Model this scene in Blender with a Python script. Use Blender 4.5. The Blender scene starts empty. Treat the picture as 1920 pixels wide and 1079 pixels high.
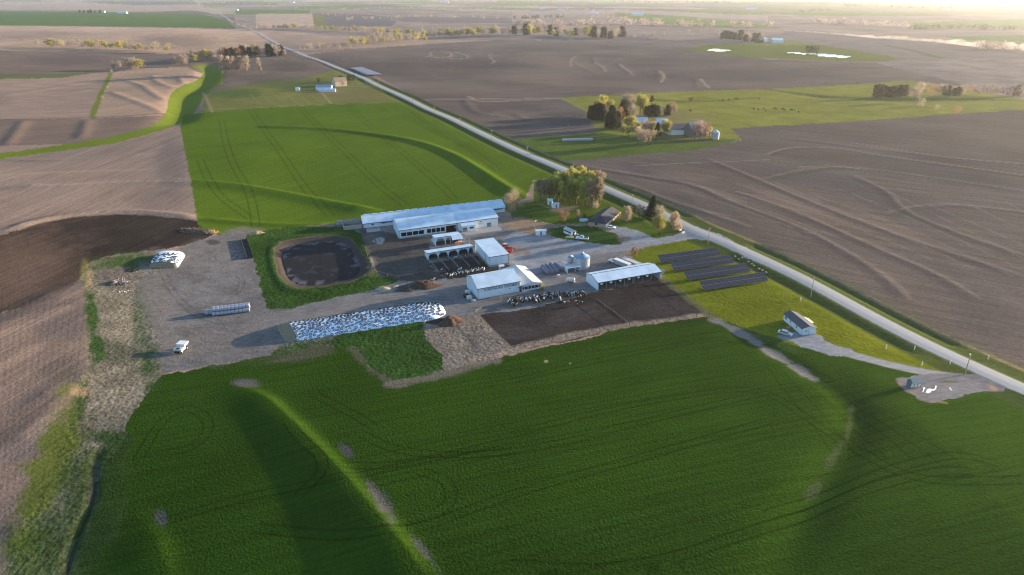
import bpy, bmesh, math, random
import numpy as np
from mathutils import Vector, Matrix
# ------------------------------------------------------------------ camera, sky, sun, exposure
S = bpy.context.scene
R = math.radians
CAM_H = 100.0; FPX = 1280.0; PITCH = math.atan((539.5 + 15.0) / FPX)
cam_d = bpy.data.cameras.new("camera"); cam = bpy.data.objects.new("camera", cam_d)
S.collection.objects.link(cam); S.camera = cam
cam_d.sensor_width = 36.0; cam_d.lens = 36.0 * FPX / 1920.0
cam_d.clip_start = 1.0; cam_d.clip_end = 60000.0
cam.location = (0, 0, CAM_H); cam.rotation_euler = (math.pi / 2 - PITCH, 0, 0)
SUN_EL, SUN_HEAD = R(8.5), R(68.0)          # heading clockwise from the view axis (+Y)
world = bpy.data.worlds.new("World"); S.world = world; world.use_nodes = True
wn = world.node_tree; bg = wn.nodes["Background"]
sky = wn.nodes.new("ShaderNodeTexSky"); sky.sky_type = 'NISHITA'; sky.sun_disc = False
sky.sun_elevation = SUN_EL; sky.sun_rotation = SUN_HEAD
sky.air_density = 1.0; sky.dust_density = 0.6; sky.ozone_density = 2.5
wn.links.new(sky.outputs[0], bg.inputs[0]); bg.inputs[1].default_value = 0.135
sun_d = bpy.data.lights.new("sun", 'SUN'); sun_d.energy = 5.0; sun_d.angle = R(0.5); sun_d.color = (1.0, 0.80, 0.56)
sun = bpy.data.objects.new("sun", sun_d); S.collection.objects.link(sun)
sv = Vector((math.sin(SUN_HEAD) * math.cos(SUN_EL), math.cos(SUN_HEAD) * math.cos(SUN_EL), math.sin(SUN_EL)))
sun.rotation_euler = sv.to_track_quat('Z', 'Y').to_euler(); sun.location = (300, 100, 200)
S.view_settings.view_transform = 'Standard'; S.view_settings.look = 'None'
S.view_settings.exposure = 1.6; S.view_settings.gamma = 1.0
S.cycles.max_bounces = 4; S.cycles.diffuse_bounces = 2; S.cycles.glossy_bounces = 2
S.cycles.transmission_bounces = 2; S.cycles.transparent_max_bounces = 8; S.cycles.volume_bounces = 0
S.cycles.use_adaptive_sampling = False; S.cycles.use_denoising = True; S.cycles.denoiser = 'OPENIMAGEDENOISE'; S.cycles.denoising_input_passes = 'RGB_ALBEDO_NORMAL'; S.cycles.denoising_prefilter = 'ACCURATE'; S.cycles.filter_width = 1.2

# ------------------------------------------------------------------ numbers
SP, CP = math.sin(PITCH), math.cos(PITCH)
def proj(x, y, z):
    f = y * CP - (z - CAM_H) * SP
    u = y * SP + (z - CAM_H) * CP
    f = np.where(f > 1.0, f, 1.0)
    return 960.0 + FPX * x / f, 539.5 - FPX * u / f
def P(s):
    return np.array([[float(v) for v in t.split(',')] for t in s.split()])
def hsh(ix, iy, seed):
    h = (ix.astype(np.int64) * 374761393 + iy.astype(np.int64) * 668265263 + seed * 1442695041) & 0xffffffff
    h = ((h ^ (h >> 13)) * 1274126177) & 0xffffffff
    return ((h ^ (h >> 16)) & 0xffff) / 65535.0
def vn(x, y, seed=0):
    x = np.asarray(x, float); y = np.asarray(y, float)
    ix = np.floor(x); iy = np.floor(y); fx = x - ix; fy = y - iy
    fx = fx * fx * (3 - 2 * fx); fy = fy * fy * (3 - 2 * fy)
    a = hsh(ix, iy, seed); b = hsh(ix + 1, iy, seed); c = hsh(ix, iy + 1, seed); d = hsh(ix + 1, iy + 1, seed)
    return (a * (1 - fx) + b * fx) * (1 - fy) + (c * (1 - fx) + d * fx) * fy
def fbm(x, y, seed=0, o=4):
    s = 0; a = 0.5; t = 0
    for k in range(o):
        s = s + a * vn(x, y, seed + k * 17); t += a; a *= 0.5; x = x * 2.03; y = y * 2.03
    return s / t
def sstep(a, b, v):
    t = np.clip((v - a) / (b - a), 0, 1); return t * t * (3 - 2 * t)

# ------------------------------------------------------------------ terrain height
def z_base(x, y):
    x = np.asarray(x, float); y = np.asarray(y, float)
    # creek valley on the left, farmyard rising gently to a crest along the road
    xv = x + 106 + 10 * np.sin(y / 60.0)
    near = 1 - sstep(330, 470, y)
    side = np.where(xv > 0, np.minimum(0.034 * (np.sqrt(xv * xv + 300) - 17), 6.6), 0.055 * (np.sqrt(xv * xv + 300) - 17))
    steep = np.exp(-((y - 95) / 68.0) ** 2) * np.where(xv > 0, 9.0 * (1 - np.exp(-(xv / 95.0) ** 1.5)), 0)
    z = (side + steep) * near - 6.0 * near
    z = z - 0.035 * np.clip(x - 95, 0, 90) * near
    far = sstep(420, 1200, y)
    z = z + far * (13 * (fbm(x / 620.0, y / 520.0, 3, 3) - 0.5) + 5 * (fbm(x / 190.0, y / 240.0, 9, 2) - 0.5))
    r = np.hypot(x, y)
    z = z + sstep(2500, 8000, r) * 26 * (fbm(x / 2600.0, y / 2300.0, 5, 2) - 0.6)
    mid = sstep(330, 480, y) * (1 - sstep(1500, 2500, y))
    z = z + mid * 3.0 * (fbm(x / 120.0, y / 150.0, 21, 2) - 0.5)
    return z
BUMPS = []      # [world polyline, kind, half width, height, skew]
def seg_dist(x, y, pts):
    x = np.asarray(x, np.float32); y = np.asarray(y, np.float32)
    best = np.full(x.shape, 1e9, np.float32); sgn = np.zeros(x.shape, np.float32); along = np.zeros(x.shape, np.float32); acc = 0
    for (x0, y0), (x1, y1) in zip(pts[:-1], pts[1:]):
        dx, dy = x1 - x0, y1 - y0; L = dx * dx + dy * dy + 1e-9
        t = np.clip(((x - x0) * dx + (y - y0) * dy) / L, 0, 1)
        ex = x - x0 - t * dx; ey = y - y0 - t * dy; d = np.hypot(ex, ey)
        m = d < best; best[m] = d[m]; sgn[m] = np.sign(dx * ey - dy * ex)[m]
        along[m] = (acc + t * math.sqrt(L))[m]; acc += math.sqrt(L)
    return best, sgn, along, acc
def close_to(xs, ys, p, m_):
    near = np.zeros(len(xs), bool)
    for i in range(0, len(p) - 1, 2):
        q = p[i:i + 3]; (ax_, ay_), (bx_, by_) = q.min(0), q.max(0)
        near |= (xs > ax_ - m_) & (xs < bx_ + m_) & (ys > ay_ - m_) & (ys < by_ + m_)
    return near
def z_ground(x, y):
    x = np.atleast_1d(np.asarray(x, float)); y = np.atleast_1d(np.asarray(y, float))
    z = z_base(x, y)
    for pts, w, h, skew, fade in BUMPS:
        lo = pts.min(0) - 4 * w; hi = pts.max(0) + 4 * w
        m = (x > lo[0]) & (x < hi[0]) & (y > lo[1]) & (y < hi[1])
        m = np.nonzero(m)[0]
        if not len(m): continue
        if len(m) > 20000: m = m[close_to(x[m], y[m], pts, 4 * w)]
        d, s, al, tot = seg_dist(x[m], y[m], pts)
        ww = w * np.where(s > 0, 1 + skew, 1 - skew)
        e = np.clip(np.minimum(al, tot - al) / (fade * w + 1e-6), 0, 1) if fade else 1.0
        z[m] += h * np.exp(-(d / ww) ** 2) * e
    for (cx, cy, rx, ry, ang, depth, rim) in PITS:
        ca, sa = math.cos(ang), math.sin(ang)
        u = ((x - cx) * ca + (y - cy) * sa) / rx; v = (-(x - cx) * sa + (y - cy) * ca) / ry
        q = (np.abs(u) ** 3.4 + np.abs(v) ** 3.4) ** (1 / 3.4)
        z = z - depth * (1 - sstep(0.78, 1.06, q)) + rim * np.exp(-((q - 1.16) / 0.10) ** 2)
    return z
PITS = []
def at(px, py, base=False, zoff=0.0):
    """the ground point seen at a photograph pixel (1920 x 1079)"""
    dx = (px - 960.0) / FPX; dv = -(py - 539.5) / FPX
    dy = CP + dv * SP; dz = -SP + dv * CP
    if dz > -0.0008: dz = -0.0008
    fn = z_base if base else z_ground
    t = np.concatenate([np.linspace(60, 900, 500), np.geomspace(905, 26000, 500)])
    z = fn(dx * t, dy * t) + zoff
    g = CAM_H + dz * t - z
    k = int(np.argmax(g < 0)) if (g < 0).any() else len(t) - 1
    a, b = t[max(k - 1, 0)], t[k]
    for _ in range(2):
        t = np.linspace(a, b, 24); g = CAM_H + dz * t - fn(dx * t, dy * t) - zoff
        k = max(int(np.argmax(g < 0)) if (g < 0).any() else 23, 1); a, b = t[k - 1], t[k]
    m = a + (b - a) * g[k - 1] / (g[k - 1] - g[k] + 1e-12)
    return Vector((dx * m, dy * m, CAM_H + dz * m - zoff))
def gz(x, y): return float(z_ground(x, y)[0])
def wl(s, base=True):
    return np.array([tuple(at(a, b, base))[:2] for a, b in P(s)])
def smooth_line(p, n=2):
    for _ in range(n):
        q = [p[0]]
        for a, b in zip(p[:-1], p[1:]): q += [a * .75 + b * .25, a * .25 + b * .75]
        q.append(p[-1]); p = np.array(q)
    return p
def bump(s, w, h, skew=0.0, fade=6): BUMPS.append((smooth_line(wl(s)), w, h, skew, fade))
# ------------------------------------------------------------------ terraces, ditches, banks
def ell(px, py, px2, py2, aspect, *rest):
    a = at(px, py, True); b = at(px2, py2, True)
    return a
# front crop terrace (bright face to the sun) and its small neighbour
bump("415,722 490,742 540,790 600,850 650,905 700,965 745,1020 790,1079 850,1150", 5.0, 1.12, -.55, 4)
bump("225,955 262,975 290,1020 310,1079 330,1150", 5.0, .8, -.5)
bump("1560,690 1600,745 1602,800 1577,850 1545,900 1510,960 1480,1020 1455,1079 1420,1160", 5.0, -1.25)
bump("1600,760 1650,735 1690,722", 4.0, -0.7)
bump("1900,850 1860,960 1930,1060", 14.0, -1.6)
bump("1330,600 1420,640 1500,690 1590,750 1625,820", 3.5, -0.5)
# upper crop terraces
bump("480,238 560,240 640,245 720,255 790,268 850,290 900,320 945,350 985,372", 3.8, 1.35, 0, 3)
bump("0,352 120,347 200,341 300,338 358,340 450,348 560,368 640,384 720,398", 5.0, 1.5, -.55, 3)
bump("370,411 470,420 560,424 640,420", 3.2, 0.9, 0, 3)
bump("0,436 80,412 160,400 250,397 330,404 380,412", 3.4, 1.1, 0, 3)
bump("0,300 60,302 140,300 240,293 330,284", 4, 0.8)
# left field soil terraces
bump("0,598 60,572 110,548 160,522", 4.5, 1.3)
bump("0,800 60,765 130,715 170,690", 4.5, 1.2)
bump("0,1010 50,990", 4.5, 1.2)
for s in ("0,180 60,172 120,162 200,150", "0,190 100,180 190,165", "10,275 30,250 46,226", "150,262 160,240 163,225",
          "205,172 240,185 290,205 315,213", "225,148 262,158 290,178 312,188", "285,142 300,158 328,166", "335,142 345,158"):
    bump(s, 5.0, .65, 0, 2)
# grassed waterway
bump("388,117 391,132 382,158 345,176 339,210 330,226 300,241", 13, -3.6, 0, 3)
# creek cut
bump("188,830 172,880 178,930 160,960 135,1020 120,1090", 1.2, -0.2)
# far dark fields: short curled terraces
for s in ("805,105 822,97 850,103 830,108", "850,98 880,104 872,112", "915,100 930,115", "1082,105 1068,113 1080,122 1100,132 1120,138",
          "1110,108 1118,120 1135,130", "1160,120 1175,132 1190,142", "1230,130 1238,142 1230,152", "1300,145 1308,155 1305,165",
          "1090,76 1150,88 1210,102", "1170,88 1230,100", "1270,98 1290,104", "1360,98 1400,106",
          "870,185 880,200 890,212 960,222", "965,212 985,225 1030,232"):
    bump(s, 5, .4, 0, 2)
# right soil terraces running down to the right
TERR = (("1060,305 1200,330 1300,345 1385,385 1500,425 1600,480 1660,520 1700,560", 1.0), ("1330,300 1440,345 1560,395 1680,440 1800,480 1920,520", 1.1),
          ("1380,360 1500,400 1640,465 1760,515 1830,560", 1.1), ("1440,335 1500,320 1560,313 1640,318 1760,335 1920,358", 0.7),
          ("1440,290 1480,277 1560,277 1700,300 1920,330", 0.6), ("1500,262 1640,280 1800,298 1920,308", 0.6),
          ("1670,400 1730,385 1800,383 1920,397", 0.6), ("1600,330 1668,360 1690,395 1800,440 1920,480", 0.9),
          ("1100,330 1200,352 1240,372 1330,400 1400,425", 0.8))
for s, h in TERR:
    bump(s, 3.2, h * .2, 0, 3)
# pasture swales
bump("1150,178 1230,190 1300,190 1420,183", 7, -1.6); bump("1460,172 1540,183 1650,188 1800,185 1920,190", 9, -2.0)
# roadside ditch
def road_pts():
    return smooth_line(wl("2700,1075 2300,900 2050,790 1915,730 1815,685 1690,625 1535,540 1440,493 1360,457 1297,432 1260,412 1210,387 1135,355 1060,320 955,277 855,227 780,195 710,162 675,144 605,115 555,100 505,75 480,60 440,44 415,28 380,9"))
ROAD = road_pts()
def offset(pts, d):
    t = np.gradient(pts, axis=0); t /= np.linalg.norm(t, axis=1)[:, None] + 1e-9
    return pts + np.stack([t[:, 1], -t[:, 0]], 1) * d
BUMPS.append((ROAD, 5.5, 0.5, 0, 0))
JUN = [np.array(at(1315, 440, True))[:2], np.array(at(1900, 722, True))[:2], np.array(at(705, 163, True))[:2]]
for off_, w_, h_ in ((9.5, 2.6, -0.9), (-9.0, 2.4, -0.6)):
    q_ = offset(ROAD, off_); q_ = q_[q_[:, 1] < 1200]; run = []
    for p_ in list(q_) + [None]:
        if p_ is None or any(np.hypot(*(p_ - j_)) < 20 for j_ in JUN):
            if len(run) > 2: BUMPS.append((np.array(run), w_, h_, 0, 2))
            run = []
        else: run.append(p_)
# manure lagoon
lc = at(600, 487, True); la = at(527, 470, True); lb = at(684, 505, True)
t0 = at(575, 437, True); t1 = at(625, 545, True)
LAG = (lc.x, lc.y, (t0 - t1).length * 0.385, (lb - la).length * 0.345, math.atan2(t0.y - t1.y, t0.x - t1.x), 1.8, 0.35)
PITS.append(LAG)
for s, w, h in (("1322,96 1350,92 1372,97", 11, -1.5), ("1490,100 1540,102 1590,105", 16, -2.0)): pass

# ------------------------------------------------------------------ ground grid
def rows():
    py = np.concatenate([np.linspace(1800, 1110, 40), np.arange(1100, 60, -1.45), np.arange(60, 2, -0.9)])
    a = PITCH + np.arctan((py - 539.5) / FPX)
    y = CAM_H / np.tan(a)
    return np.concatenate([y, np.geomspace(y[-1] * 1.06, 42000, 30)])
def cols():
    c = np.arange(-0.79, 0.7901, 0.00118)
    o = np.concatenate([np.arange(0.7945, 1.2, 0.004), np.geomspace(1.21, 4.0, 50)])
    return np.concatenate([-o[::-1], c, o])
gy = rows(); gt = cols(); NR, NC = len(gy), len(gt)
Y = np.repeat(gy[:, None], NC, 1); X = (Y * CP + CAM_H * SP) * gt[None, :]
X = X.ravel(); Y = Y.ravel(); Z = z_ground(X, Y)
PX, PY = proj(X, Y, Z); N = len(X); RPY = PY.reshape(NR, NC).mean(1)
RPY = 539.5 + FPX * np.tan(np.arctan2(CAM_H, gy) - PITCH)
jx = (fbm(X / 3.0, Y / 3.0, 31, 3) - 0.5); jy = (fbm(X / 3.0 + 90, Y / 3.0, 47, 3) - 0.5)
scale_px = FPX / np.maximum(Y * CP + CAM_H * SP, 1)
JX = PX + jx * scale_px * 2.4; JY = PY + jy * scale_px * 1.2
COL = np.zeros((N, 3)); CLS = np.zeros(N, np.int8); ROW = np.zeros((N, 2)); HGT = np.zeros(N)
CN = ["plowed_field", "crop_field", "meadow", "road", "gravel_yard", "dirt_lot", "manure_pond", "pond", "rough_grass"]
def inside(ax, ay, poly):
    r = np.zeros(ax.shape, bool); n = len(poly); j = n - 1
    for i in range(n):
        xi, yi = poly[i]; xj, yj = poly[j]
        if yi != yj:
            c = ((yi > ay) != (yj > ay)) & (ax < (xj - xi) * (ay - yi) / (yj - yi) + xi); r ^= c
        j = i
    return r
def mask(s, jit=True, smooth=0):
    p = P(s) if isinstance(s, str) else s
    if smooth: p = smooth_line(np.vstack([p, p[:1]]), smooth)[:-1]
    ax, ay = (JX, JY) if jit else (PX, PY)
    lo = p.min(0); hi = p.max(0)
    r0 = int(np.searchsorted(-RPY, -(hi[1] + 90))); r1 = int(np.searchsorted(-RPY, -(lo[1] - 90))); sl = slice(r0 * NC, r1 * NC)
    k = np.nonzero((ax[sl] > lo[0]) & (ax[sl] < hi[0]) & (ay[sl] > lo[1]) & (ay[sl] < hi[1]))[0] + r0 * NC
    return k[inside(ax[k], ay[k], p)]
def area(s, col, cls, row=None, smooth=0, var=0.12, vs=25.0, seed=0, jit=True, hgt=None):
    k = mask(s, jit, smooth)
    COL[k] = col
    if var:
        n = 1 + var * 2.4 * (fbm(X[k] / vs, Y[k] / vs, 60 + seed, 4) - 0.5); COL[k] *= n[:, None]
    CLS[k] = CN.index(cls)
    if row is not None:
        a = R(row); ROW[k, 0] = X[k] * math.cos(a) + Y[k] * math.sin(a); ROW[k, 1] = -X[k] * math.sin(a) + Y[k] * math.cos(a)
        if cls == "plowed_field": COL[k] *= (1 + .34 * (fbm(ROW[k, 1] / 3.2, ROW[k, 0] / 160, 5 + seed, 3) - .5))[:, None]
    return k
def tint(k, w, col):
    w = np.clip(w, 0, 1)[:, None]; COL[k] = COL[k] * (1 - w) + np.array(col) * w
def blob(px, py, rx, ry, col, w=1.0, ang=0, sharp=2.0, noise=0.8, clsonly=None):
    a = R(ang); mr_ = max(rx, ry) * 2.2; r0 = int(np.searchsorted(-RPY, -(py + mr_ + 90))); r1 = int(np.searchsorted(-RPY, -(py - mr_ - 90))); sl = slice(r0 * NC, r1 * NC)
    k = np.nonzero((abs(PX[sl] - px) < mr_) & (abs(PY[sl] - py) < mr_))[0] + r0 * NC
    if clsonly is not None: k = k[CLS[k] == CN.index(clsonly)]
    dx = PX[k] - px; dy = PY[k] - py
    u = (dx * math.cos(a) + dy * math.sin(a)) / rx; v = (-dx * math.sin(a) + dy * math.cos(a)) / ry
    q = np.sqrt(u * u + v * v) + noise * (fbm(X[k] / 5.0, Y[k] / 5.0, int(px) % 97, 4) - 0.5)
    tint(k, w * (1 - sstep(1 - 0.9 / sharp, 1 + 0.9 / sharp, q)), col)
def line(s, w, col, a=1.0, soft=0.5, cls=None, world=None, lo_n=0.0, smooth=2, only=None, tone=None):
    """paint a strip w metres wide along a ground line"""
    p = smooth_line(wl(s, False), smooth) if world is None else world
    lo = p.min(0) - 2 * w - 2; hi = p.max(0) + 2 * w + 2
    r0 = int(np.searchsorted(gy, lo[1])); r1 = int(np.searchsorted(gy, hi[1])); sl = slice(r0 * NC, r1 * NC)
    k = np.nonzero((X[sl] > lo[0]) & (X[sl] < hi[0]))[0] + r0 * NC
    if len(k) > 20000: k = k[close_to(X[k], Y[k], p, 2 * w + 3 + 0.002 * Y[k])]
    if only is not None: k = k[np.isin(CLS[k], [CN.index(c) for c in only])]
    if not len(k): return k
    d, sg, al, tot = seg_dist(X[k], Y[k], p)
    if lo_n: d = d + lo_n * (fbm(X[k] / 4.0, Y[k] / 4.0, 5, 3) - 0.5) * 2
    foot = np.maximum(w / 2, 0.55 * np.maximum(Y[k], 60) / 1000.0)
    aa = a * np.minimum(1.0, (w / 2) / foot * 1.2)
    ww = aa * (1 - sstep(foot * (1 - soft), foot * (1 + soft), d))
    if tone is not None: COL[k] *= (1 + ww * (tone - 1))[:, None]
    else: tint(k, ww, col)
    if cls is not None: CLS[k[d < w / 2]] = CN.index(cls)
    return k
def pair(s, col=None, a=0.9, gap=2.6, w=0.6, tone=0.45, only=("crop_field",), **kw):
    p = smooth_line(wl(s, False), 3)
    for o in (-gap / 2, gap / 2): line(None, w, col, a, world=offset(p, o), tone=tone, only=only, **kw)
# palette (albedo)
TAN = (.290, .200, .150); PINK = (.335, .226, .158); DIRT = (.105, .082, .070); SOIL = (.118, .092, .080); SOIL2 = (.100, .080, .072)
WET = (.036, .028, .024); CROP = (.029, .062, .006); CROP2 = (.080, .128, .010); LAWN = (.135, .150, .010); MEAD = (.145, .145, .040)
PAST = (.185, .185, .035); GRAV = (.270, .270, .280); YARD = (.198, .182, .174); LOT = (.150, .136, .130); STRAW = (.235, .185, .125); PEN = (.050, .042, .038)
COL[:] = TAN
n = fbm(X / 90.0, Y / 90.0, 77, 4); COL *= (0.72 + 0.56 * n)[:, None]
a = R(20); ROW[:, 0] = X * math.cos(a) + Y * math.sin(a); ROW[:, 1] = -X * math.sin(a) + Y * math.cos(a)
# far patchwork: quarter sections
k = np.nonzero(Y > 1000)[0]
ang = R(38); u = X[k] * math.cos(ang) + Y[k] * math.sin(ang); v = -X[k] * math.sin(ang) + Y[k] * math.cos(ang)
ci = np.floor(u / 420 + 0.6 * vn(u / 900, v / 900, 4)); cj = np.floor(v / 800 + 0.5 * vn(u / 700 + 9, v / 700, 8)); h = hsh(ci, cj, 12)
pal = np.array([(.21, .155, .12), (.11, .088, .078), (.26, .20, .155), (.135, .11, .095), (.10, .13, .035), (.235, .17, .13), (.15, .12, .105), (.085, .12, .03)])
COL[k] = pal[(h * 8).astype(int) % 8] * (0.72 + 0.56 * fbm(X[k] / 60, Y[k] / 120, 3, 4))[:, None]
# ---- back and left
area("442,55 440,20 600,18 960,22 1440,30 1960,30 1960,110 1640,118 1440,112 1300,80 1170,68 960,75 650,94 560,105 505,78", (.185, .142, .12), "plowed_field", 5, seed=40, var=.3, vs=90)
area("607,26 700,28 745,40 735,50 612,50", (.105, .09, .09), "plowed_field", 5, seed=41); area("480,27 585,26 590,50 480,53", (.29, .21, .16), "plowed_field", 5, seed=42)
area("440,18 580,19 582,26 442,27", (.075, .12, .03), "meadow", 5, seed=43); area("585,25 608,27 614,51 590,52", (.12, .12, .05), "meadow", 5, seed=43)
area("480,57 620,62 760,70 960,79 800,84 650,92 560,97 500,73", (.27, .19, .145), "plowed_field", 5, seed=44); area("700,30 960,34 960,44 760,42", (.12, .10, .095), "plowed_field", 5, seed=45)
area("1150,26 1240,26 1440,48 1470,54 1300,50 1180,38", (.115, .145, .045), "meadow", 5, seed=46); area("1690,44 1930,35 1930,53 1700,53", (.12, .15, .05), "meadow", 5, seed=47); area("1770,68 1930,66 1930,78 1800,76", (.08, .12, .04), "meadow", 5, seed=48)
area("960,22 1160,18 1440,30 1440,40 1160,24 960,40", (.23, .175, .145), "plowed_field", 5, seed=49); area("1475,58 1800,84 1930,100 1930,150 1700,110 1560,88 1450,78", (.15, .125, .115), "plowed_field", 5, seed=50)
area("1440,110 1640,117 1800,110 1930,110 1930,188 1830,165 1700,152", (.19, .155, .14), "plowed_field", 5, seed=51, var=.3)
area("-400,5 370,3 385,14 300,20 -400,19", (.27, .20, .155), "plowed_field", 10)
area("150,4 360,1 372,9 250,10", (.10, .085, .08), "plowed_field", 10)
area("-400,20 120,23 380,27 425,40 442,53 150,49 -400,43", (.062, .105, .022), "meadow", 8, seed=2)
area("-400,44 300,52 470,56 535,97 330,101 -400,88", PINK, "plowed_field", 6, seed=3)
blob(330, 78, 75, 12, (.13, .10, .085), .6); blob(60, 66, 90, 8, (.15, .115, .095), .5)
area("-400,89 220,99 350,103 420,100 400,126 240,136 -400,156", (.17, .12, .095), "plowed_field", 5, seed=4)
blob(120, 112, 90, 10, (.10, .078, .068), .6)
area("-400,142 60,140 190,135 120,146 -400,158", (.115, .125, .045), "meadow", 8)
area("-400,158 120,146 207,135 172,222 -400,227", TAN, "plowed_field", 8, seed=6)
area("208,136 270,128 350,126 380,140 372,158 330,165 315,195 318,215 172,222", PINK, "plowed_field", 62, seed=7)
line("208,135 190,175 172,222", 5, (.15, .17, .03), cls="meadow", lo_n=1)
area("-400,228 172,223 320,216 300,240 190,268 -400,288", (.185, .13, .10), "plowed_field", 25, seed=8)
line("-200,229 172,223 320,216", 5.0, (.09, .075, .055), .6, lo_n=1)
area("352,122 400,121 418,133 418,160 385,172 372,202 352,226 300,246 190,276 -400,345 -400,331 0,289 180,263 288,238 312,216 316,180 335,163 372,151 385,134", (.135, .175, .018), "meadow", 30, smooth=1, seed=9)
area("-400,345 0,299 190,277 338,239 350,300 360,345 368,400 371,414 300,403 200,399 100,411 -400,560", (.235, .170, .135), "plowed_field", 88, seed=10, var=.08)
blob(320, 310, 26, 55, (.13, .105, .10), .5, clsonly="plowed_field"); blob(300, 375, 60, 22, (.13, .105, .10), .5, clsonly="plowed_field")
line("-300,356 0,352 120,347 200,341 300,338 358,340", 2.4, (.30, .23, .18), .7, only=("plowed_field",))
area("-400,600 0,443 80,417 160,402 250,399 330,406 385,414 412,436 350,462 200,480 157,500 150,526 100,562 0,590 -400,720", WET, "plowed_field", 80, smooth=1, seed=11, var=.3, vs=12)
blob(20, 500, 110, 60, (.135, .085, .06), .75, -20, sharp=1.1, noise=1.2, clsonly="plowed_field"); blob(60, 560, 90, 26, (.12, .08, .06), .7, -20, sharp=1.2, clsonly="plowed_field")
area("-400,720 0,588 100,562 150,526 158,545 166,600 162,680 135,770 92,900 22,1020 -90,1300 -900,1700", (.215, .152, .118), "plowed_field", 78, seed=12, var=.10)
blob(40, 520, 90, 26, (.13, .085, .065), .5, ang=-25, clsonly="plowed_field"); blob(110, 600, 50, 40, (.115, .095, .09), .6, clsonly="plowed_field")
blob(110, 690, 45, 25, (.11, .088, .08), .5, clsonly="plowed_field"); blob(60, 830, 70, 22, (.13, .11, .105), .5, ang=-25, clsonly="plowed_field")
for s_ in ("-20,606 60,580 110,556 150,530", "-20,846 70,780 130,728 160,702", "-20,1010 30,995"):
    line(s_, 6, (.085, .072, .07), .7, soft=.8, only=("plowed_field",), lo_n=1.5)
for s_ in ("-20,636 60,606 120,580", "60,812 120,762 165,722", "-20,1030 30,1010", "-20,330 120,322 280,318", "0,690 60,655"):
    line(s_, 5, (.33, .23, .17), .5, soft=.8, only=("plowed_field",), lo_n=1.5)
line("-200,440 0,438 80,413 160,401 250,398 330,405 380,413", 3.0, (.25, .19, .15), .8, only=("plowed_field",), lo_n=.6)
for x0 in range(-60, 170, 13):   # drill rows on the left field
    line(f"{x0},560 {x0*0.93-8},700 {x0*0.8-30},1000", 0.7, None, .5, tone=.72, only=("plowed_field",))
# ---- dark fields across the road
area("560,105 650,94 820,82 960,75 1170,68 1300,80 1440,112 1640,118 1830,165 1700,152 1480,166 1290,172 1050,184 1100,205 1122,250 962,262 855,224 700,140", (.130, .102, .088), "plowed_field", 5, seed=13, var=.24, vs=60)
for px, py, rx, ry in ((640, 118, 60, 9), (760, 130, 90, 14), (900, 120, 90, 12), (1060, 90, 110, 8), (1250, 118, 120, 9), (1400, 140, 160, 14), (950, 205, 60, 16), (1060, 225, 50, 14)):
    blob(px, py, rx, ry, (.078, .064, .062), .55, clsonly="plowed_field")
for px, py, rx, ry in ((830, 165, 90, 12), (740, 160, 40, 6), (1080, 130, 60, 12), (960, 215, 50, 8), (1000, 145, 90, 8)):
    blob(px, py, rx, ry, (.19, .145, .115), .45, clsonly="plowed_field")
for s in ("808,106 806,98 825,95 850,101 843,108 815,109", "850,97 872,103 880,108 860,112 800,106", "915,102 922,112 930,117 920,119", "1072,124 1070,112 1078,106 1105,106",
          "1115,118 1130,126 1136,134", "1162,121 1172,130 1188,142", "1236,134 1248,142 1240,155", "1314,148 1322,158 1330,165", "880,182 900,192 950,190 1090,183",
          "790,188 900,186 1050,184", "960,76 1090,74 1170,72", "800,240 700,168"):
    line(s, 4.5, (.27, .205, .16), .75, only=("plowed_field",), lo_n=2)
area("1030,78 1180,70 1300,82 1420,92 1300,90 1180,78", (.14, .112, .10), "plowed_field", 5)
area("1280,93 1340,82 1440,80 1470,75 1560,88 1700,110 1640,117 1480,112 1380,106 1330,100", (.105, .125, .028), "meadow", smooth=1, seed=14)
area("1322,95 1345,91 1378,95 1350,98", (.02, .025, .03), "pond", jit=False, smooth=2, var=0)
area("1460,99 1500,100 1560,103 1605,108 1560,109 1500,103", (.02, .025, .03), "pond", jit=False, smooth=1, var=0)
line("1660,85 1720,97 1765,110", 14, (.07, .095, .03), .8)
# ---- right pasture
area("1050,184 1290,172 1480,166 1700,152 1800,166 1930,188 2500,215 2500,245 1930,205 1780,215 1600,228 1370,241 1392,262 1300,280 1060,302 962,262 1122,250 1103,212", PAST, "meadow", 5, seed=15, var=.22, vs=14)
area("962,262 1122,248 1180,256 1290,262 1392,262 1300,284 1060,304 1000,285", (.075, .110, .022), "meadow", 5, seed=16, var=.2, vs=10)
blob(1240, 222, 90, 14, (.17, .13, .075), .6); blob(1170, 236, 50, 8, (.16, .12, .08), .6); blob(1300, 262, 60, 6, (.10, .075, .05), .5)
line("960,222 1100,215 1122,250", 2, (.16, .15, .06)); line("1050,184 1105,212 1122,218", 2.2, (.20, .20, .07)); line("1050,184 1290,172 1480,166", 3, (.20, .19, .08), .7)
line("1140,178 1235,190 1300,192 1420,184", 5, (.075, .085, .03), .6, lo_n=2); line("1440,168 1540,183 1650,188 1800,184 1920,190", 8, (.06, .085, .03), .65, lo_n=3)
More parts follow.
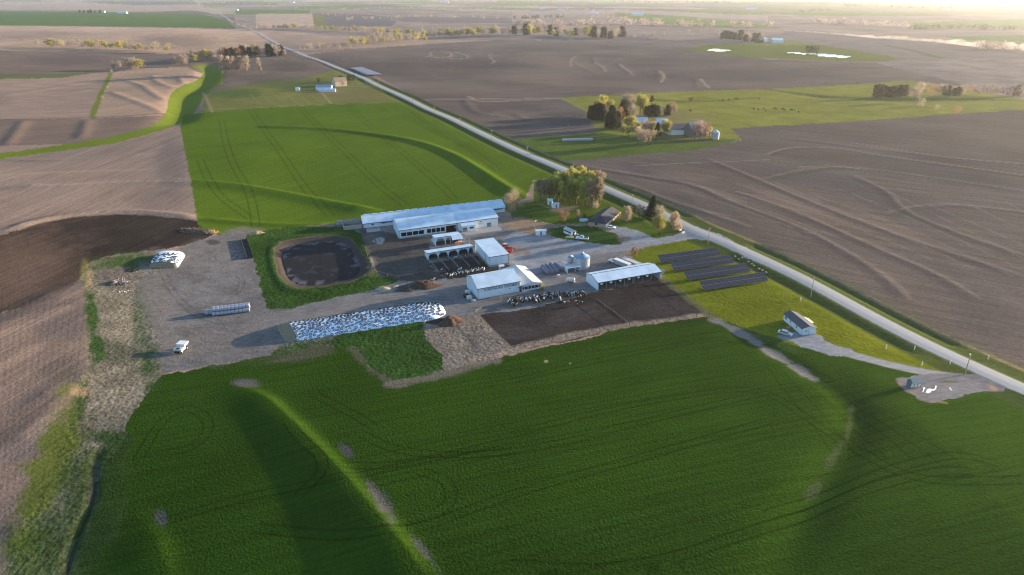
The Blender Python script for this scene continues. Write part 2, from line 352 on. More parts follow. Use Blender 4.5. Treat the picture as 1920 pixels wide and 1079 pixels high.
# ---- right soil
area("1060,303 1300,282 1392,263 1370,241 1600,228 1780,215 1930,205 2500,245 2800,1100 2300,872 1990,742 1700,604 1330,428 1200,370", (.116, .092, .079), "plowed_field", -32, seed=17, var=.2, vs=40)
for s in ("1440,289 1480,276 1560,276 1700,299 1930,329", "1600,268 1700,284 1800,298 1930,309", "1500,313 1580,312 1700,330 1930,360", "1730,388 1800,383 1930,399", "1180,312 1440,300"):
    line(s, 1.6, (.26, .21, .175), .6, only=("plowed_field",))
for px, py, rx, ry, an in ((1200, 320, 35, 10, 20), (1480, 330, 120, 16, 10), (1650, 370, 120, 22, 18), (1800, 330, 150, 14, 12), (1780, 520, 90, 30, 25), (1560, 455, 60, 14, 25), (1850, 600, 60, 40, 20), (1740, 400, 50, 10, 10)):
    blob(px, py, rx, ry, (.085, .074, .074), .5, an, clsonly="plowed_field")
for px, py, rx, ry, an in ((1290, 330, 60, 8, 5), (1540, 400, 110, 12, 20), (1700, 440, 120, 12, 22), (1240, 345, 60, 9, 15), (1480, 380, 90, 9, 22)):
    blob(px, py, rx, ry, (.175, .13, .105), .4, an, clsonly="plowed_field")
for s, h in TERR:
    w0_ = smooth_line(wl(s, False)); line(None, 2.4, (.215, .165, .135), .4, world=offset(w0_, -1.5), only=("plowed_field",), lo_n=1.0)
    line(None, 4.5, (.085, .070, .066), .6, world=offset(w0_, 3.2), only=("plowed_field",), lo_n=1.5)  # dark band paints the shaded back of each tan terrace crest
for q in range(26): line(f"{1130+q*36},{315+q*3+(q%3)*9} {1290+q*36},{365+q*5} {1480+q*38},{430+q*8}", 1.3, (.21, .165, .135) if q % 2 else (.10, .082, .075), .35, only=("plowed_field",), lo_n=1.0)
# ---- left of the road, behind the green field
area("418,133 480,122 505,112 560,104 640,122 700,150 640,160 480,160 390,174 385,172 418,158", (.14, .105, .085), "plowed_field", 30, seed=18, var=.2)
blob(540, 125, 45, 9, (.075, .062, .058), .7); blob(500, 147, 60, 8, (.09, .075, .07), .5)
area("385,174 480,158 560,150 640,128 700,150 765,192 640,195 480,203 378,212", MEAD, "meadow", 30, seed=19, var=.2, vs=18)
blob(440, 175, 55, 9, (.06, .095, .03), .8); blob(560, 158, 80, 10, (.06, .088, .03), .7); blob(660, 180, 70, 9, (.16, .13, .055), .6); blob(620, 173, 30, 4, (.20, .14, .085), .7)
line("380,174 392,195 398,212", 3, (.26, .19, .10)); line("600,170 622,196", 2, (.26, .21, .12))
for q in range(6): line(f"{470+q*22},178 {490+q*24},197", 1.2, (.20, .19, .07), .6)
# ---- upper green field
area("338,239 344,216 380,212 480,203 640,195 765,192 820,214 962,264 1082,324 1040,335 1000,338 985,372 952,385 650,418 470,436 410,440 374,426 368,400 358,340", CROP2, "crop_field", 50, seed=20, var=.10, vs=18)
line("345,212 480,203 640,195 765,192", 2.0, (.22, .20, .07), .8); line("470,436 640,421 655,418", 3.5, (.22, .18, .09), .6, lo_n=1.5)
for s in ("415,225 430,300 470,360 480,425", "470,205 500,250 560,340 620,405", "560,200 620,260 700,340 760,385", "650,198 740,275 830,350 850,372", "740,195 860,265 935,320", "350,280 480,268 600,250", "375,300 400,360 470,410"):
    pair(s, gap=4.0, w=.8, tone=.62)
for q in range(5): pair(f"{840+q*26},{262+q*13} {760+q*30},{222+q*12} {700+q*30},{198}", gap=3, w=.7, tone=.65)
# ---- lot, lagoon surround, yard
area("340,464 440,430 470,436 650,420 700,430 700,520 745,525 620,560 560,600 540,640 500,667 300,702 285,640 248,560 262,500 300,500", LOT, "dirt_lot", 40, seed=21, var=.25, vs=9)
area("155,500 200,480 282,470 345,470 330,500 262,520 255,560 300,640 305,705 262,770 235,850 200,900 190,1000 150,1300 -200,1500 -60,1250 22,1020 92,900 135,770 162,680 168,600 158,545", (.20, .165, .115), "rough_grass", 80, seed=22, var=.35, vs=6)
area("690,430 955,404 1000,440 1080,452 1118,458 1165,459 1172,450 1155,437 1135,425 1148,422 1195,432 1232,448 1272,438 1300,424 1350,440 1440,488 1420,500 1340,452 1300,449 1250,455 1180,470 1162,482 1250,505 1240,528 1100,560 1000,580 895,592 845,600 760,600 540,606 490,600 690,530", YARD, "gravel_yard", 15, seed=23, var=.15, vs=10)
area("966,432 1000,440 1080,452 1118,458 1165,459 1172,450 1155,437 1135,425 1148,422 1195,432 1232,448 1272,438 1300,424 1350,440 1440,488 1420,500 1340,452 1300,449 1250,455 1180,470 1120,476 1050,500 985,520 960,490 940,450", GRAV, "gravel_yard", 15, seed=24, var=.12, vs=6)
# lagoon surround
area("460,440 520,428 600,424 672,428 690,470 700,512 748,524 740,535 620,560 520,584 497,575 480,500", (.034, .070, .014), "rough_grass", 60, smooth=1, seed=25, var=.3, vs=6)
blob(680, 505, 18, 14, (.22, .16, .09), .8); blob(722, 543, 14, 7, (.30, .24, .16), .9, sharp=6, noise=.3); blob(460, 433, 30, 7, (.17, .15, .13), .7)
blob(483, 436, 8, 3, (.38, .25, .16), .9)
# paddock between lagoon and barn
area("672,430 700,428 735,440 770,446 810,444 800,480 805,500 835,522 800,530 745,525 708,518 700,490 688,470", (.085, .073, .066), "dirt_lot", 40, seed=26, var=.3, vs=7)
blob(700, 448, 16, 9, (.15, .13, .115), .6); blob(712, 452, 7, 5, (.45, .43, .4), .6, noise=1.5); blob(745, 500, 50, 14, (.075, .08, .07), .5)
# calf pens
area("803,494 905,478 960,500 905,516 840,524", PEN, "dirt_lot", 0, seed=27, var=.3, vs=4, jit=False)
# feedlot
area("895,592 1000,578 1100,552 1240,522 1332,592 1180,612 1100,632 1000,652 958,655", (.046, .036, .033), "dirt_lot", 15, seed=28, var=.28, vs=9)
blob(960, 625, 40, 14, (.075, .062, .058), .6); blob(1080, 590, 60, 14, (.07, .058, .055), .6, ang=-15); blob(1240, 575, 60, 18, (.065, .05, .047), .6)
line("1118,565 1180,612", 1.2, None, .8, tone=.45)
area("880,578 1000,560 1095,542 1100,552 1000,572 890,590", (.17, .15, .135), "gravel_yard", 15, seed=29, var=.15, vs=6)
area("795,600 850,596 895,592 958,655 925,672 830,698 826,665 800,640 785,618", (.20, .16, .125), "rough_grass", 40, seed=30, var=.25, vs=4)
line("890,675 960,657 1060,632 1180,610 1330,592", 4.2, (.27, .20, .15), .9, lo_n=1.5, cls="rough_grass"); line("895,592 925,625 958,655", 1.8, (.25, .2, .15), .8)
# foreground crop
area("305,704 500,667 560,652 640,632 790,600 800,640 826,665 830,698 925,675 1000,655 1100,635 1180,614 1330,594 1400,625 1500,650 1560,655 1640,675 1700,695 1790,712 1860,715 1925,735 2300,906 2700,1085 2800,1200 2600,2000 -300,2000 100,1150 168,1000 190,900 222,840 250,770", CROP, "crop_field", 15, seed=31, var=.22, vs=22)
# grass triangle in front of the silage pile
area("540,640 600,632 790,600 800,640 826,665 832,698 735,722 690,690 665,655 600,650 500,668", (.034, .072, .014), "rough_grass", 15, seed=32, var=.25, vs=7)
line("660,655 690,690 735,722", 3, (.13, .105, .075), .55, lo_n=2); line("735,722 800,708 850,697 920,676", 5, (.18, .145, .115), .8, lo_n=2)
blob(570, 665, 55, 12, (.10, .085, .06), .7, -12, noise=1.4); blob(465, 719, 26, 7, (.12, .105, .105), .9, 5)
# washes beside the terraces
for px, py, rx, ry, an in ((698, 915, 30, 6, 52), (718, 945, 34, 11, 50), (650, 845, 22, 6, 45), (803, 1045, 34, 8, 52), (303, 975, 7, 15, -20)):
    blob(px, py, rx, ry, (.082, .074, .076), .8, an, sharp=1.6, noise=2.6)
for px, py, rx, ry, an in ((1592, 800, 6, 32, 10), (1560, 860, 9, 25, 35), (1530, 915, 9, 20, 40)):
    blob(px, py, rx, ry, (.11, .11, .06), .4, an, noise=2.4)
blob(1024, 678, 4, 2.5, (.3, .25, .12), 1, noise=.4); blob(1069, 682, 2, 1.5, (.3, .25, .12), 1, noise=.4)
for s in ("960,715 1100,680 1300,640 1360,634 1430,655 1560,715", "960,815 1150,765 1330,735 1400,728 1460,745 1520,790 1580,830", "960,845 760,870 620,900 480,925 300,980", "1130,810 1400,745",
          "640,870 760,873 960,825", "480,990 720,1010 960,925 1200,860 1440,790", "960,1060 1180,1075 1440,990 1600,925 1760,880 1820,885", "1600,840 1680,890 1780,905 1920,900",
          "680,815 740,845 840,855 960,850 1100,820", "590,740 660,775 700,800", "560,930 620,870 560,820 540,790", "260,860 300,790 350,760 400,790 370,840 300,850", "820,960 850,940 840,900 790,885",
          "1440,965 1700,870 1800,850 1870,870"):
    pair(s, gap=2.5, w=.5, tone=.6, a=.85)
for q in range(7): line(f"{1440+q*34},{690+q*12} {1500+q*42},{770+q*8} {1560+q*52},{850+q*6}", .5, None, .5, tone=.6, only=("crop_field",))
# ---- lawns on the right of the yard
area("1180,471 1250,456 1300,450 1340,453 1440,503 1560,570 1700,648 1830,706 1760,704 1680,690 1560,655 1480,648 1440,632 1340,600 1332,592 1242,522 1248,505 1185,488", LAWN, "meadow", -28, seed=33, var=.14, vs=9)
area("1330,592 1345,598 1440,630 1480,645 1500,668 1400,625", (.045, .080, .016), "meadow", seed=33)
line("1338,600 1390,625 1440,658 1500,695 1528,710", 3.4, (.19, .175, .165), .95, lo_n=1.6); line("1240,522 1290,560 1335,594", 3.0, (.12, .115, .05), .8, lo_n=1)
area("940,385 1000,378 1000,340 1085,325 1140,350 1200,378 1300,424 1272,438 1232,448 1195,432 1148,422 1115,430 1110,420 1040,420 1000,416 960,405", (.078, .115, .014), "meadow", 20, seed=34, var=.2, vs=9)
area("1010,430 1060,424 1105,424 1150,437 1172,452 1160,460 1110,456 1040,446", (.036, .078, .014), "meadow", 20, seed=35, var=.2, vs=7)
blob(1000, 398, 34, 16, (.035, .075, .016), .7); blob(985, 425, 40, 14, (.30, .20, .13), .95, 10, noise=.6); blob(1058, 392, 22, 5, (.30, .19, .14), .9, -6)
blob(1170, 448, 12, 7, (.22, .17, .15), .8); blob(975, 470, 22, 9, (.24, .16, .115), .6, 20); blob(1050, 470, 40, 6, (.25, .19, .165), .5, -8)  # second blob paints a pinkish sunlit patch onto the gravel
line("1000,427 1050,423 1100,420", 3.0, (.22, .19, .13), .9); line("1015,384 1030,390 1040,394", 2, (.2, .18, .12), .7)
for q in range(9): line(f"{1255+q*40},{520+q*12} {1420+q*36},{600+q*10} {1500+q*36},{640+q*8}", .6, None, .5, tone=.72, only=("meadow",))
# driveway to the mobile home, forecourt
line("1475,632 1510,640 1560,655 1620,672 1700,692 1780,706 1860,712 1930,735", 5.0, GRAV, 1, cls="gravel_yard", soft=.2)
area("1470,625 1500,624 1530,628 1560,646 1620,666 1560,668 1500,652", GRAV, "gravel_yard", 15)
area("1680,712 1720,702 1790,700 1850,702 1900,722 1880,735 1840,733 1800,745 1745,756 1710,747", (.175, .165, .17), "gravel_yard", 15, seed=36, smooth=1)
line("1683,716 1712,738 1735,752 1770,755", 1.2, (.30, .21, .13), .5, lo_n=.8); blob(1862, 728, 10, 4, (.36, .22, .14), .9, 30)
blob(1785, 716, 22, 2.5, (.10, .09, .06), .8)
# ---- road and verges
k = line(None, 27, (.105, .125, .03), .95, soft=.25, world=ROAD[ROAD[:, 1] < 900], lo_n=2.2, only=("plowed_field",), cls="meadow")
k = np.nonzero((Y < 900) & (Y > 90) & (X > -250) & (X < 260))[0]; rd = ROAD[ROAD[:, 1] < 1000]
d, sg, al, tot = seg_dist(X[k], Y[k], rd)
dk = k[(d > 4.0) & (d < 13) & np.isin(CLS[k], [1, 2, 8])]; dd = d[(d > 4.0) & (d < 13) & np.isin(CLS[k], [1, 2, 8])]
CLS[dk] = CN.index("meadow"); tint(dk, 0.8 * sstep(4, 5, dd) * (1 - sstep(10.5, 12.5, dd)), (.050, .072, .022))
e = k[(d > 11) & (d < 13.2) & (sg > 0)]; 
line(None, 1.6, (.27, .20, .11), .7, world=offset(rd, 13.0), only=("plowed_field", "meadow"), lo_n=.8); line(None, 1.6, (.27, .20, .11), .7, world=offset(rd, -13.0), only=("plowed_field",), lo_n=.8)
k = line(None, 7.0, (.36, .36, .37), 1.0, soft=.10, world=ROAD, cls="road")
line(None, 0.22, (.55, .45, .08), .55, world=offset(ROAD[ROAD[:, 1] < 420], 0.0)); line(None, 0.9, None, .5, tone=.86, world=offset(rd, 1.6), only=("road",)); line(None, 0.9, None, .5, tone=.86, world=offset(rd, -1.6), only=("road",))
line("700,163 665,163 640,163", 4, GRAV, .9)
line("120,25 240,23 370,26", 6, (.25, .23, .2), .6)
# ---- left strip details
for px, py, rx, ry, an, c, w in ((235, 490, 70, 14, -6, (.040, .075, .016), .9), (172, 590, 12, 50, -8, (.040, .080, .016), .95), (185, 655, 16, 24, 0, (.035, .075, .016), .9),
        (265, 600, 16, 60, 0, (.045, .075, .025), .8), (285, 680, 18, 40, 0, (.03, .065, .016), .9), (235, 665, 30, 22, 0, (.045, .06, .03), .6),
        (145, 770, 12, 55, 15, (.045, .080, .016), .8), (90, 880, 34, 150, 20, (.105, .125, .018), .9), (60, 1040, 60, 60, 20, (.09, .115, .02), .8), (200, 820, 40, 16, 0, (.03, .062, .016), .9),
        (150, 960, 60, 130, 15, (.055, .078, .020), .85), (200, 900, 34, 70, 10, (.028, .052, .010), .9), (170, 1010, 30, 60, 15, (.028, .050, .012), .8), (150, 735, 18, 12, 0, (.36, .24, .13), .8),
        (225, 520, 40, 18, 0, (.11, .09, .08), .7), (290, 530, 30, 50, 0, (.15, .135, .12), .6), (175, 915, 12, 40, 10, (.075, .065, .055), .6), (160, 505, 8, 22, 0, (.2, .17, .05), .6),
        (168, 522, 8, 14, 0, (.33, .22, .13), .7)):
    blob(px, py, rx, ry, c, w, an, noise=1.5)
line("180,905 176,930 170,955 150,1000 135,1040 122,1100", .7, (.025, .028, .018), .8, lo_n=.4)
# lot wheel marks
for s in ("290,560 330,610 380,650 480,650", "300,500 330,560 380,600 460,612 540,600", "350,520 420,505 460,520 440,560 370,550", "300,640 350,612 420,610 520,600 700,560 850,560", "560,590 700,560 860,560",
          "330,590 345,640 380,665", "440,470 400,470 395,490 430,495 445,475", "280,560 300,600 320,640", "310,530 350,580 420,598"):
    pair(s, gap=2.2, w=.8, tone=.72, a=.8, only=("dirt_lot", "gravel_yard"))
for px, py, rx, ry in ((360, 545, 50, 14), (420, 520, 40, 14), (330, 600, 30, 16), (400, 560, 40, 8)):
    blob(px, py, rx, ry, (.165, .16, .16), .5, -15, noise=2, clsonly="dirt_lot")
for px, py, rx, ry, c_ in ((430, 645, 120, 26, (.20, .165, .142)), (300, 590, 34, 60, (.19, .165, .145)), (340, 640, 60, 20, (.175, .15, .135)), (640, 580, 150, 9, (.235, .205, .185)), (500, 600, 60, 12, (.20, .175, .16)), (860, 545, 40, 12, (.21, .18, .16)), (560, 635, 60, 12, (.19, .175, .165)), (370, 470, 40, 14, (.17, .15, .135))):
    blob(px, py, rx, ry, c_, .65, -10, sharp=1.1, noise=1.8)
blob(400, 455, 12, 5, (.05, .045, .045), .8); blob(440, 455, 20, 10, (.13, .125, .12), .5)
for s in ("1000,450 1100,465 1200,462 1300,440", "960,480 1040,500 1090,480 1180,462", "900,570 1000,545 1090,530 1150,480"):
    pair(s, gap=2.0, w=.8, tone=.8, only=("gravel_yard",))
k = np.nonzero((CLS == 4) | (CLS == 5))[0]; st = fbm(X[k] / 2.2, Y[k] / 0.9, 91, 4); COL[k] *= (0.72 + 0.56 * st)[:, None]
k = np.nonzero(CLS == 8)[0]; st = fbm(X[k] / 0.8, Y[k] / 1.6, 92, 4); COL[k] *= (0.6 + 0.8 * st)[:, None]
k = np.nonzero((CLS == 0) & (Y > 900))[0]; COL[k] *= (1 + .45 * sstep(900, 2400, Y[k]))[:, None]      # far stubble fields paler with distance: haze painted into their colour
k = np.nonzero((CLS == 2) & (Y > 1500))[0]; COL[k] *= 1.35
# lagoon: liquid level and scum
cx, cy, rx, ry, ang, dep, rim = LAG
u = ((X - cx) * math.cos(ang) + (Y - cy) * math.sin(ang)) / rx; v = (-(X - cx) * math.sin(ang) + (Y - cy) * math.cos(ang)) / ry
q = (np.abs(u) ** 3.4 + np.abs(v) ** 3.4) ** (1 / 3.4)
k = np.nonzero((q > 0.80) & (q < 1.20))[0]; n1 = fbm(X[k] / 4, Y[k] / 4, 71, 3)
tint(k, (1 - sstep(1.04, 1.12, q[k] + .2 * (n1 - .5))), (.070, .056, .050)); tint(k, .35 * np.exp(-((q[k] + .1 * (n1 - .5) - 1.08) / .02) ** 2), (.25, .185, .12)); CLS[k[q[k] < 1.1]] = 5
LAGZ = gz(cx, cy) + 0.75
k = np.nonzero(q < 0.97)[0]; k = k[Z[k] < LAGZ + 3]
k = k[(q[k] + 0.10 * (fbm(X[k] / 5, Y[k] / 5, 14, 3) - .5)) < 0.90]
CLS[k] = CN.index("manure_pond"); COL[k] = (.012, .010, .014)
n1 = fbm(X[k] / 3.5, Y[k] / 3.5, 15, 4); tint(k, sstep(.64, .74, n1) * .4, (.05, .048, .055))
tint(k, sstep(.70, .88, q[k] + .25 * (n1 - .5)) * sstep(.54, .6, n1) * .8, (.11, .11, .125))
Z[k] = LAGZ
k = np.nonzero(CLS == CN.index("pond"))[0]; Z[k] = Z[k]
for c in (7,):
    kk = np.nonzero(CLS == 7)[0]
    for sel in (kk[PX[kk] < 1400], kk[PX[kk] >= 1400]):
        if len(sel): Z[sel] = Z[sel].mean() - 0.2

def nn(t, kind, **kw):
    n = t.nodes.new(kind)
    for a_, b_ in kw.items(): setattr(n, a_, b_)
    return n
def ground_mat(name, nscale, contrast, bump_d, rough=0.95, rowscale=0.0, rowamt=0.0, fine=6.0, spec=0.0):
    m = bpy.data.materials.new(name); m.use_nodes = True; t = m.node_tree; b = t.nodes["Principled BSDF"]
    ca = nn(t, "ShaderNodeAttribute", attribute_name="Col"); ra = nn(t, "ShaderNodeAttribute", attribute_name="row")
    tc = nn(t, "ShaderNodeTexCoord")
    n1 = nn(t, "ShaderNodeTexNoise"); n1.inputs["Scale"].default_value = nscale; n1.inputs["Detail"].default_value = 4; n1.inputs["Roughness"].default_value = .7
    t.links.new(tc.outputs["Object"], n1.inputs["Vector"])
    mr = nn(t, "ShaderNodeMapRange"); mr.inputs[1].default_value = .3; mr.inputs[2].default_value = .7; mr.inputs[3].default_value = 1 - contrast; mr.inputs[4].default_value = 1 + contrast
    t.links.new(n1.outputs["Fac"], mr.inputs[0])
    mp = nn(t, "ShaderNodeMapping"); mp.inputs["Scale"].default_value = (0.03, rowscale or 1, 1); t.links.new(ra.outputs["Vector"], mp.inputs["Vector"])
    n2 = nn(t, "ShaderNodeTexNoise"); n2.inputs["Scale"].default_value = 1.0; n2.inputs["Detail"].default_value = 3; t.links.new(mp.outputs[0], n2.inputs["Vector"])
    m2 = nn(t, "ShaderNodeMapRange"); m2.inputs[1].default_value = .3; m2.inputs[2].default_value = .7; m2.inputs[3].default_value = 1 - rowamt; m2.inputs[4].default_value = 1 + rowamt
    t.links.new(n2.outputs["Fac"], m2.inputs[0])
    mu = nn(t, "ShaderNodeMath", operation='MULTIPLY'); t.links.new(mr.outputs[0], mu.inputs[0]); t.links.new(m2.outputs[0], mu.inputs[1])
    vm = nn(t, "ShaderNodeVectorMath", operation='SCALE'); t.links.new(ca.outputs["Color"], vm.inputs[0]); t.links.new(mu.outputs[0], vm.inputs["Scale"])
    t.links.new(vm.outputs[0], b.inputs["Base Color"]); b.inputs["Roughness"].default_value = rough; b.inputs["Specular IOR Level"].default_value = spec
    if bump_d:
        n3 = nn(t, "ShaderNodeTexNoise"); n3.inputs["Scale"].default_value = fine; n3.inputs["Detail"].default_value = 2; t.links.new(tc.outputs["Object"], n3.inputs["Vector"])
        ad = nn(t, "ShaderNodeMath", operation='MULTIPLY_ADD'); t.links.new(n2.outputs["Fac"], ad.inputs[0]); ad.inputs[1].default_value = rowamt * 2; t.links.new(n3.outputs["Fac"], ad.inputs[2])
        bp = nn(t, "ShaderNodeBump"); bp.inputs["Distance"].default_value = bump_d; bp.inputs["Strength"].default_value = 1.0
        t.links.new(ad.outputs[0], bp.inputs["Height"]); t.links.new(bp.outputs[0], b.inputs["Normal"])
    return m
GM = {"plowed_field": ground_mat("plowed_soil", .8, .22, .12, rowscale=.8, rowamt=.2, fine=1.4),
      "crop_field": ground_mat("young_crop", 2.0, .34, .17, rowscale=.8, rowamt=.17, fine=1.9),
      "meadow": ground_mat("short_grass", .7, .25, .16, rowscale=.5, rowamt=.10, fine=1.1),
      "road": ground_mat("worn_asphalt", .6, .06, 0), "gravel_yard": ground_mat("crushed_gravel", .8, .14, .05, fine=2),
      "dirt_lot": ground_mat("packed_dirt", .7, .22, .10, fine=1.4), "rough_grass": ground_mat("dry_tussocks", .9, .3, .3, fine=.8),
      "manure_pond": ground_mat("manure_liquid", .5, .2, .02, rough=.8, fine=2, spec=.15), "pond": ground_mat("pond_water", .1, .05, 0, rough=.08, spec=.5)}
LABELS = {}
vid = np.arange(N).reshape(NR, NC)
F = np.stack([vid[:-1, :-1].ravel(), vid[:-1, 1:].ravel(), vid[1:, 1:].ravel(), vid[1:, :-1].ravel()], 1)
FC = CLS[F[:, 0]]
V = np.stack([X, Y, Z], 1).astype(np.float32)
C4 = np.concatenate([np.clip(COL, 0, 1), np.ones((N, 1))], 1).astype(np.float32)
RW = np.concatenate([ROW, np.zeros((N, 1))], 1).astype(np.float32)
for ci_, nm in enumerate(CN):
    f = F[FC == ci_]
    if not len(f): continue
    used, inv = np.unique(f.ravel(), return_inverse=True)
    me = bpy.data.meshes.new(nm); me.vertices.add(len(used)); me.vertices.foreach_set("co", V[used].ravel())
    me.loops.add(len(inv)); me.loops.foreach_set("vertex_index", inv.astype(np.int32).ravel())
    me.polygons.add(len(f)); me.polygons.foreach_set("loop_start", np.arange(0, len(inv), 4, dtype=np.int32))
    me.update(calc_edges=True)
    me.polygons.foreach_set("use_smooth", np.ones(len(f), bool))
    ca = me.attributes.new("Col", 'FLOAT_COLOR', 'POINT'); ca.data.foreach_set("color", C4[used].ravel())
    ra = me.attributes.new("row", 'FLOAT_VECTOR', 'POINT'); ra.data.foreach_set("vector", RW[used].ravel())
    me.materials.append(GM[nm])
    o = bpy.data.objects.new(nm, me); S.collection.objects.link(o); o["kind"] = "structure"
# ------------------------------------------------------------------ haze over the plain
hz = bpy.data.meshes.new("haze"); bm = bmesh.new(); bmesh.ops.create_cube(bm, size=1.0); bm.to_mesh(hz); bm.free()
zlo = float(Z.min()) - 1.0; zhi = max(CAM_H + 6.0, float(Z.max()) + 30)
ho = bpy.data.objects.new("haze", hz); S.collection.objects.link(ho); ho["kind"] = "stuff"
ho.scale = (400000, 90000, zhi - zlo); ho.location = (0, 0, (zhi + zlo) / 2)
hm = bpy.data.materials.new("haze_air"); hm.use_nodes = True; t = hm.node_tree
for n_ in list(t.nodes):
    if n_.type == 'BSDF_PRINCIPLED': t.nodes.remove(n_)
pv = t.nodes.new("ShaderNodeVolumePrincipled"); pv.inputs["Density"].default_value = 0.000062; pv.inputs["Color"].default_value = (.97, .97, .99, 1); pv.inputs["Anisotropy"].default_value = 0.6
t.links.new(pv.outputs[0], [n_ for n_ in t.nodes if n_.type == 'OUTPUT_MATERIAL'][0].inputs["Volume"]); hz.materials.append(hm)
# ------------------------------------------------------------------ object helpers
def frame(p0, p1):
    """local frame: origin at ground pixel p0, x axis to ground pixel p1, y away from the camera"""
    a = at(*p0) if isinstance(p0, tuple) else p0; b = at(*p1) if isinstance(p1, tuple) else p1
    x = (b - a); L = x.length; x.normalize()
    y = Vector((0, 0, 1)).cross(x).normalized(); z = x.cross(y).normalized()
    M = Matrix(((x.x, y.x, z.x, a.x), (x.y, y.y, z.y, a.y), (x.z, y.z, z.z, a.z), (0, 0, 0, 1)))
    return M, L
def meas(M, px, py, axis, val):
    """where a pixel's ray meets the local plane axis = val"""
    dx = (px - 960.0) / FPX; dv = -(py - 539.5) / FPX
    d = Vector((dx, CP + dv * SP, -SP + dv * CP)); Mi = M.inverted()
    o = Mi @ Vector((0, 0, CAM_H)); e = Mi.to_3x3() @ d
    t = (val - o[axis]) / e[axis]
    return o + e * t
def spot(px, py, head=0.0, zoff=0.0):
    p = at(px, py); M = Matrix.Translation(p + Vector((0, 0, zoff))) @ Matrix.Rotation(R(head), 4, 'Z'); return M
def hframe(p, head, slope=0.0):
    a = at(*p); x = Vector((math.cos(R(head)), math.sin(R(head)), slope)).normalized()
    y = Vector((0, 0, 1)).cross(x).normalized(); z = x.cross(y).normalized()
    return Matrix(((x.x, y.x, z.x, a.x), (x.y, y.y, z.y, a.y), (x.z, y.z, z.z, a.z), (0, 0, 0, 1)))
RND = random.Random(7)
def mat(name, col, rough=.6, metal=0.0, stripes=0.0, axis=0, period=.3, noise=.10, nscale=1.5, spec=.4, bump=0.0, spots=None):
    m = bpy.data.materials.new(name); m.use_nodes = True; t = m.node_tree; b = t.nodes["Principled BSDF"]
    tc = nn(t, "ShaderNodeTexCoord"); n1 = nn(t, "ShaderNodeTexNoise"); n1.inputs["Scale"].default_value = nscale; n1.inputs["Detail"].default_value = 4
    t.links.new(tc.outputs["Object"], n1.inputs["Vector"])
    mr = nn(t, "ShaderNodeMapRange"); mr.inputs[1].default_value = .3; mr.inputs[2].default_value = .7; mr.inputs[3].default_value = 1 - noise; mr.inputs[4].default_value = 1 + noise
    t.links.new(n1.outputs["Fac"], mr.inputs[0]); out = mr.outputs[0]
    if stripes:
        sx = nn(t, "ShaderNodeSeparateXYZ"); t.links.new(tc.outputs["Object"], sx.inputs[0])
        mm = nn(t, "ShaderNodeMath", operation='PINGPONG'); mm.inputs[1].default_value = period / 2; t.links.new(sx.outputs[axis], mm.inputs[0])
        m3 = nn(t, "ShaderNodeMapRange"); m3.inputs[1].default_value = 0; m3.inputs[2].default_value = period * .16; m3.inputs[3].default_value = 1 - stripes; m3.inputs[4].default_value = 1
        t.links.new(mm.outputs[0], m3.inputs[0]); mu = nn(t, "ShaderNodeMath", operation='MULTIPLY'); t.links.new(out, mu.inputs[0]); t.links.new(m3.outputs[0], mu.inputs[1]); out = mu.outputs[0]
    vm = nn(t, "ShaderNodeVectorMath", operation='SCALE'); vm.inputs[0].default_value = col; t.links.new(out, vm.inputs["Scale"]); fin = vm.outputs[0]
    if spots:
        oi = nn(t, "ShaderNodeObjectInfo"); ad = nn(t, "ShaderNodeVectorMath", operation='MULTIPLY_ADD'); t.links.new(oi.outputs["Random"], ad.inputs[0]); ad.inputs[1].default_value = (37, 91, 53); t.links.new(tc.outputs["Object"], ad.inputs[2])
        n4 = nn(t, "ShaderNodeTexNoise"); n4.inputs["Scale"].default_value = 1.1; n4.inputs["Detail"].default_value = 1; t.links.new(ad.outputs[0], n4.inputs["Vector"])
        mo = nn(t, "ShaderNodeMath", operation='MULTIPLY_ADD'); t.links.new(oi.outputs["Random"], mo.inputs[0]); mo.inputs[1].default_value = .16; mo.inputs[2].default_value = spots[1]
        gt_ = nn(t, "ShaderNodeMath", operation='GREATER_THAN'); t.links.new(n4.outputs["Fac"], gt_.inputs[0]); t.links.new(mo.outputs[0], gt_.inputs[1])
        mx = nn(t, "ShaderNodeMix", data_type='RGBA'); t.links.new(gt_.outputs[0], mx.inputs[0]); t.links.new(fin, mx.inputs[6]); mx.inputs[7].default_value = (*spots[0], 1); fin = mx.outputs[2]
    t.links.new(fin, b.inputs["Base Color"]); b.inputs["Roughness"].default_value = rough; b.inputs["Metallic"].default_value = metal; b.inputs["Specular IOR Level"].default_value = spec
    if bump:
        bp = nn(t, "ShaderNodeBump"); bp.inputs["Distance"].default_value = bump; t.links.new(n1.outputs["Fac"], bp.inputs["Height"]); t.links.new(bp.outputs[0], b.inputs["Normal"])
    return m
